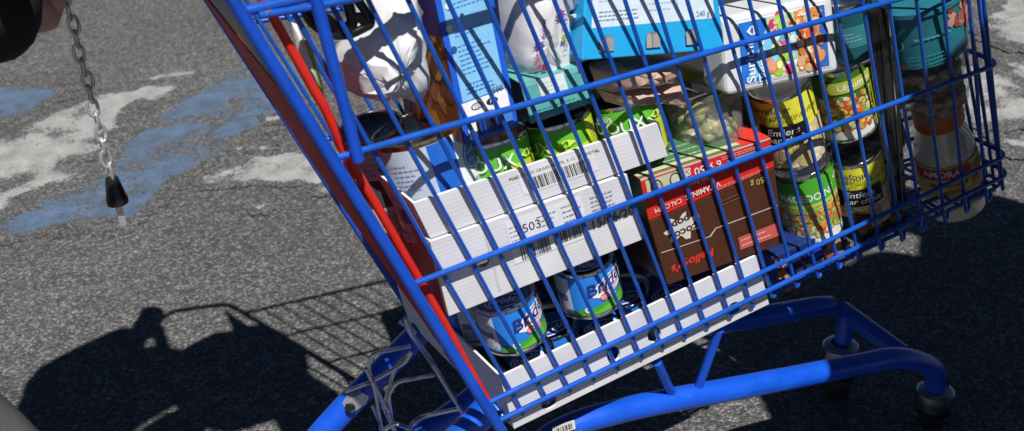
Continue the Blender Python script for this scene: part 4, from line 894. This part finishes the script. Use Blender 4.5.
m.decal([('rect', -.52, 0, .52, 1, (.66, .52, .14)), ('rect', -.52, .0, .52, .22, (.70, .62, .30)), ('poly', [(-.40, .72), (-.38, .95), (.22, .97), (.24, .74)], (.62, .02, .03)), ('txt', 'AMORA', -.08, .845, .0150, WHITE, {'bold': .02}), ('txt', 'Mayonnaise', -.02, .60, .0115, (.12, .06, .01), {'bold': .012}), ('txt', 'de Dijon', -.02, .46, .0085, (.15, .08, .02), {'shear': .2}), ('ell', -.16, .24, .010, .008, (.75, .75, .72)), ('lines', -.30, .10, -.05, .36, (.1, .2, .5), 3, 3), ('ell', .22, .30, .012, .010, (.74, .66, .40)), ('ell', .24, .30, .007, .006, (.72, .40, .04)), ('ell', .36, .20, .010, .006, (.12, .28, .04), .5), ('food', .25, .45, .48, .9, [(.55, .15, .04), (.5, .3, .05)], 5, .004, .008, 91)], lambda u, v, o: cyl(RJ)(u, v + z0, o), math.pi * RJ, L, off=.0006, bend=.004); m.build('label', t)

# ------------------------------------------------------------------ people
SKIN = flat((.62, .40, .31), .5, var=.08, scale=40, bump=.05, bscale=300, name='skin')
BLKC = flat((.010, .010, .012), .8, var=.2, scale=60, bump=1.0, bscale=40, name='black_cloth')
OLIVE = flat((.13, .14, .13), .85, var=.16, scale=30, bump=.9, bscale=26, name='grey_green_cloth')
NAVY = flat((.03, .035, .06), .85, var=.12, scale=80, bump=.2, bscale=300, name='navy_cloth')
DENIM = flat((.04, .06, .11), .85, var=.15, scale=90, bump=.2, bscale=400, name='denim')
HAIRM = flat((.03, .02, .012), .6, var=.3, scale=200, bump=.5, bscale=250, name='hair')
SHOE = flat((.02, .018, .016), .5, var=.2, scale=50, name='shoe_leather')
def skin_mesh(name, nodes, edges, mat, root, parent=None, sub=2):
    """one continuous surface grown round a skeleton; nodes: key -> (x, y, z, radius)"""
    ks = list(nodes); b = bmesh.new(); ly = b.verts.layers.skin.verify(); vm = {}
    for k in ks:
        x, y, z, r = nodes[k]; v = b.verts.new((x, y, z)); rr = r if isinstance(r, tuple) else (r, r); v[ly].radius = rr; v[ly].use_root = (k == root); vm[k] = v
    for a, c in edges: b.edges.new((vm[a], vm[c]))
    me = bpy.data.meshes.new(name); b.to_mesh(me); b.free()
    o = bpy.data.objects.new(name, me); COL.objects.link(o)
    o.modifiers.new('s', 'SKIN').use_smooth_shade = True
    sb = o.modifiers.new('u', 'SUBSURF'); sb.levels = sub; sb.render_levels = sub
    bpy.context.view_layer.update(); dg = bpy.context.evaluated_depsgraph_get()
    m2 = bpy.data.meshes.new_from_object(o.evaluated_get(dg)); bpy.data.objects.remove(o)
    m2.materials.clear(); m2.materials.append(mat)
    for p in m2.polygons: p.use_smooth = True; p.material_index = 0
    o2 = bpy.data.objects.new(name, m2); COL.objects.link(o2)
    if parent is not None: o2.parent = parent; o2.matrix_parent_inverse = parent.matrix_world.inverted()
    return o2
def chainE(*ks): return list(zip(ks, ks[1:]))
def fingers(N, E, side, wr, ha, fwd, out, down, curl):
    """four unequal fingers and a thumb curling from the hand node ha"""
    for i, (o, L) in enumerate(((-.030, .068), (-.010, .078), (.010, .073), (.030, .058))):
        p = ha + out * o; k0 = ha
        pts = [p + fwd * .030, p + fwd * (.030 + L * .40) + down * L * .12 * curl, p + fwd * (.030 + L * .52) + down * L * .52 * curl, p + fwd * (.030 + L * .28) + down * L * .80 * curl]
        prev = 'hand' + side
        for j, q in enumerate(pts):
            k = f'f{side}{i}{j}'; N[k] = (*q, .0105 - j * .0008); E.append((prev, k)); prev = k
    t = [wr.lerp(ha, .55) - out * .028 + down * .01, ha - out * .048 + down * .022, ha - out * .040 + fwd * .030 + down * .034]
    prev = 'hand' + side
    for j, q in enumerate(t):
        k = f't{side}{j}'; N[k] = (*q, .0125 - j * .0012); E.append((prev, k)); prev = k
def head_parts(o, c, f, r=.10):
    """hair, eyes, nose and ears round a head at c facing f"""
    up = V((0, 0, 1)); s = f.cross(up).normalized(); m = MB(); b = bmesh.new(); bmesh.ops.create_icosphere(b, subdivisions=3, radius=1)
    bmesh.ops.delete(b, geom=[v for v in b.verts if (v.co.y > .45 and v.co.z < .42) or v.co.z < -.45], context='VERTS')
    for v in b.verts:
        q = v.co * (1 + .05 * noise.noise(v.co * 6)); v.co = c + up * .015 + s * q.x * r * .86 + f * (q.y * r * 1.03 - .012) + up * q.z * r * 1.2
    for q in b.faces: q.smooth = True
    m.absorb(b, HAIRM); h = m.build('hair'); h.parent = o; h.matrix_parent_inverse = o.matrix_world.inverted()
    def put(m, nm):
        e = m.build(nm); e.parent = o; e.matrix_parent_inverse = o.matrix_world.inverted()
    for sg in (-1, 1):
        m = MB(); q = c + f * .088 + s * sg * .032
        for k, (r, mt) in enumerate(((.012, ink((.6, .6, .58))), (.006, ink((.04, .02, .01))))):
            b = bmesh.new(); bmesh.ops.create_icosphere(b, subdivisions=2, radius=r); bmesh.ops.translate(b, verts=b.verts, vec=q + f * .0085 * k); m.absorb(b, mt)
        put(m, 'eye')
    m = MB(); m.tube([c + f * .088 - up * .052 - s * .022, c + f * .094 - up * .05, c + f * .088 - up * .052 + s * .022], .0045, ink((.40, .14, .11)), 8); put(m, 'mouth')
def add_shoe(o, a, f):
    s = f.cross(V((0, 0, 1))).normalized(); m = MB()
    for sg in (0,):
        pts = [a - f * .07 + V((0, 0, .045 - a.z)), a - f * .02 + V((0, 0, .055 - a.z)), a + f * .08 + V((0, 0, .040 - a.z)), a + f * .16 + V((0, 0, .030 - a.z)), a + f * .19 + V((0, 0, .026 - a.z))]
        m.tube(smooth_path(pts, 3), [.036 + .012 * math.sin(i / 12 * math.pi) if i < 12 else .02 for i in range(13)], SHOE, 14, fdir=V((0, 0, 1)), flat_=.85)
    h = m.build('shoe'); h.parent = o; h.matrix_parent_inverse = o.matrix_world.inverted()
def person(label, J, f, jacket, trousers, group=None, coat=None, grip=1.0):
    """J: joints in world metres; f: facing"""
    up = V((0, 0, 1)); s = f.cross(up).normalized()
    N, E = {}, []
    def n(k, p, r): N[k] = (p.x, p.y, p.z, r)
    n('pel', J['pel'], .11); n('wai', J['pel'].lerp(J['che'], .5), .105); n('che', J['che'], (.125, .12)); n('nek', J['nek'], .052); n('jaw', J['head'] - up * .06 + f * .012, .062); n('hed', J['head'], (.078, .088)); n('crn', J['head'] + up * .065, .070); n('nos', J['head'] + f * .098 - up * .02, .011)
    E += chainE('pel', 'wai', 'che', 'nek', 'jaw', 'hed', 'crn') + [('hed', 'nos')]
    for d in 'RL':
        sg = 1 if d == 'R' else -1
        n('ear' + d, J['head'] + s * sg * .085 - up * .01, .016); E.append(('hed', 'ear' + d))
        n('sho' + d, J['sho' + d], .062); n('elb' + d, J['elb' + d], .045); n('wri' + d, J['wri' + d], .030); n('hand' + d, J['hand' + d], .034)
        E += chainE('che', 'sho' + d, 'elb' + d, 'wri' + d, 'hand' + d)
        fw = (J['hand' + d] - J['wri' + d]).normalized(); out = J.get('out' + d, s * sg); out = (out - fw * out.dot(fw)).normalized(); dn = J.get('down' + d, -up)
        fingers(N, E, d, J['wri' + d], J['hand' + d], fw, out, dn, grip)
        n('hip' + d, J['hip' + d], .088); n('kne' + d, J['kne' + d], .058); n('ank' + d, J['ank' + d], .040); n('toe' + d, J['ank' + d] + f * .15 - up * (J['ank' + d].z - .035), .03)
        E += chainE('pel', 'hip' + d, 'kne' + d, 'ank' + d, 'toe' + d)
    o = skin_mesh('person', N, E, SKIN, 'pel'); tag(o, label, 'person', group)
    N2, E2 = {}, []
    for k, r in (('pel', .135), ('wai', .13), ('che', (.155, .145))): N2[k] = (*N[k][:3], r)
    N2['col'] = (*(J['che'].lerp(J['nek'], .72)), .075); E2 += chainE('pel', 'wai', 'che', 'col')
    for d in 'RL':
        N2['sho' + d] = (*J['sho' + d], .082); N2['elb' + d] = (*J['elb' + d], .068); N2['mid' + d] = (*J['elb' + d].lerp(J['wri' + d], .55), .056); N2['cuf' + d] = (*J['elb' + d].lerp(J['wri' + d], .97), .054)
        E2 += chainE('che', 'sho' + d, 'elb' + d, 'mid' + d, 'cuf' + d)
    skin_mesh('coat' if coat else 'jacket', N2, E2, jacket, 'pel', o)
    if coat:
        m = MB(); rings = []
        for z, a, b in ((.42, .27, .21), (.6, .25, .19), (.85, .215, .165), (1.05, .20, .15), (1.25, .225, .155), (1.36, .20, .12), (1.42, .10, .08)):
            rings.append([m.bm.verts.new(V((J['pel'].x, J['pel'].y, z)) + s * math.cos(t) * a * (1 + .05 * math.sin(t * 6)) + f * math.sin(t) * b * (1 + .05 * math.sin(t * 6))) for t in [2 * math.pi * k / 40 for k in range(40)]])
        for A, B_ in zip(rings, rings[1:]):
            for k in range(40): q = m.bm.faces.new((A[k], A[(k + 1) % 40], B_[(k + 1) % 40], B_[k])); q.smooth = True; q.material_index = m.mi(jacket)
        h = m.build('coat_skirt'); h.parent = o; h.matrix_parent_inverse = o.matrix_world.inverted()
    N3, E3 = {'pel': (*J['pel'], .122)}, []
    for d in 'RL':
        N3['hip' + d] = (*J['hip' + d], .105); N3['mid' + d] = (*J['hip' + d].lerp(J['kne' + d], .55), .088); N3['kne' + d] = (*J['kne' + d], .080); N3['clf' + d] = (*J['kne' + d].lerp(J['ank' + d], .4), .068); N3['ank' + d] = (*J['kne' + d].lerp(J['ank' + d], .98), .058)
        E3 += chainE('pel', 'hip' + d, 'mid' + d, 'kne' + d, 'clf' + d, 'ank' + d)
    skin_mesh('trousers', N3, E3, trousers, 'pel', o)
    head_parts(o, J['head'], f)
    for d in 'RL': add_shoe(o, J['ank' + d], f)
    return o
hz_ = HB.z
person('person in black jacket and grey-green trousers pushing the cart from behind',
       dict(pel=V((-.29, .86, .93)), che=V((-.26, .86, 1.18)), nek=V((-.17, .87, 1.33)), head=V((-.10, .88, 1.445)),
            shoR=V((-.21, .70, 1.26)), elbR=V((-.225, .88, 1.01)), wriR=V((.020, 1.082, .912)), handR=V((.043, 1.11, .95)), outR=V((0, 1, .2)), downR=V((-.6, 0, .8)),
            shoL=V((-.22, 1.03, 1.26)), elbL=V((-.20, 1.22, 1.06)), wriL=V((-.03, 1.32, hz_ + .02)), handL=V((HB.x - .02, 1.33, hz_ + .03)), outL=V((0, 1, 0)),
            hipR=V((-.250, .77, .88)), kneR=V((-.092, .78, .56)), ankR=V((-.22, .77, .10)), hipL=V((-.30, .96, .88)), kneL=V((-.42, .98, .50)), ankL=V((-.66, 1.0, .12))),
       V((1, 0, 0)), BLKC, OLIVE)
t = thing('shade_bag', 'added unseen brown cloth bag by the handle, there to cast shade', 'bag', V((.10, 1.09, .96)))  # added above the view to fill the ground shadow behind the cart
m = MB(); m.pillow([(.125 * math.cos(a) * (1 + .06 * math.sin(3 * a)), .045 * math.sin(a)) for a in [2 * math.pi * k / 28 for k in range(28)]], flat((.16, .09, .05), .85, var=.15, bump=.3, bscale=200, name='brown_cloth'), .30, 6, .002, 6, 3, smooth=True, noisy=.006)
for v in m.bm.verts: v.co.z += .06
m.build('bag_body', t)
def standing(x, y, f, h=1.0):
    up = V((0, 0, 1)); s = f.cross(up).normalized(); b = V((x, y, 0))
    def P(r, fw, z): return b + s * r + f * fw + up * z * h
    d = dict(pel=P(0, 0, .95), che=P(0, 0, 1.26), nek=P(0, .01, 1.47), head=P(0, .03, 1.60))
    for k, g in (('R', 1), ('L', -1)):
        d.update({'sho' + k: P(g * .19, 0, 1.40), 'elb' + k: P(g * .25, -.02, 1.10), 'wri' + k: P(g * .24, .10, .88), 'hand' + k: P(g * .235, .12, .80), 'out' + k: f * 1.0, 'down' + k: s * -g, 'hip' + k: P(g * .10, 0, .90), 'kne' + k: P(g * .11, .02, .48), 'ank' + k: P(g * .115, 0, .09)})
    return d
SX = 1.12
person('added unseen bystander in long navy coat, shading the front of the cart', standing(SX, .50, V((-.25, .97, 0)).normalized(), 1.0), V((-.25, .97, 0)).normalized(), NAVY, DENIM, coat=True, grip=.5)  # added out of view to throw shade over the cart front
person('added unseen bystander in long black coat, widening the shade of the navy one', standing(SX + .34, .52, V((-.6, .8, 0)), 1.03), V((-.6, .8, 0)), BLKC, DENIM, coat=True, grip=.5)  # second added figure, keeps the ground right of the cart in shade
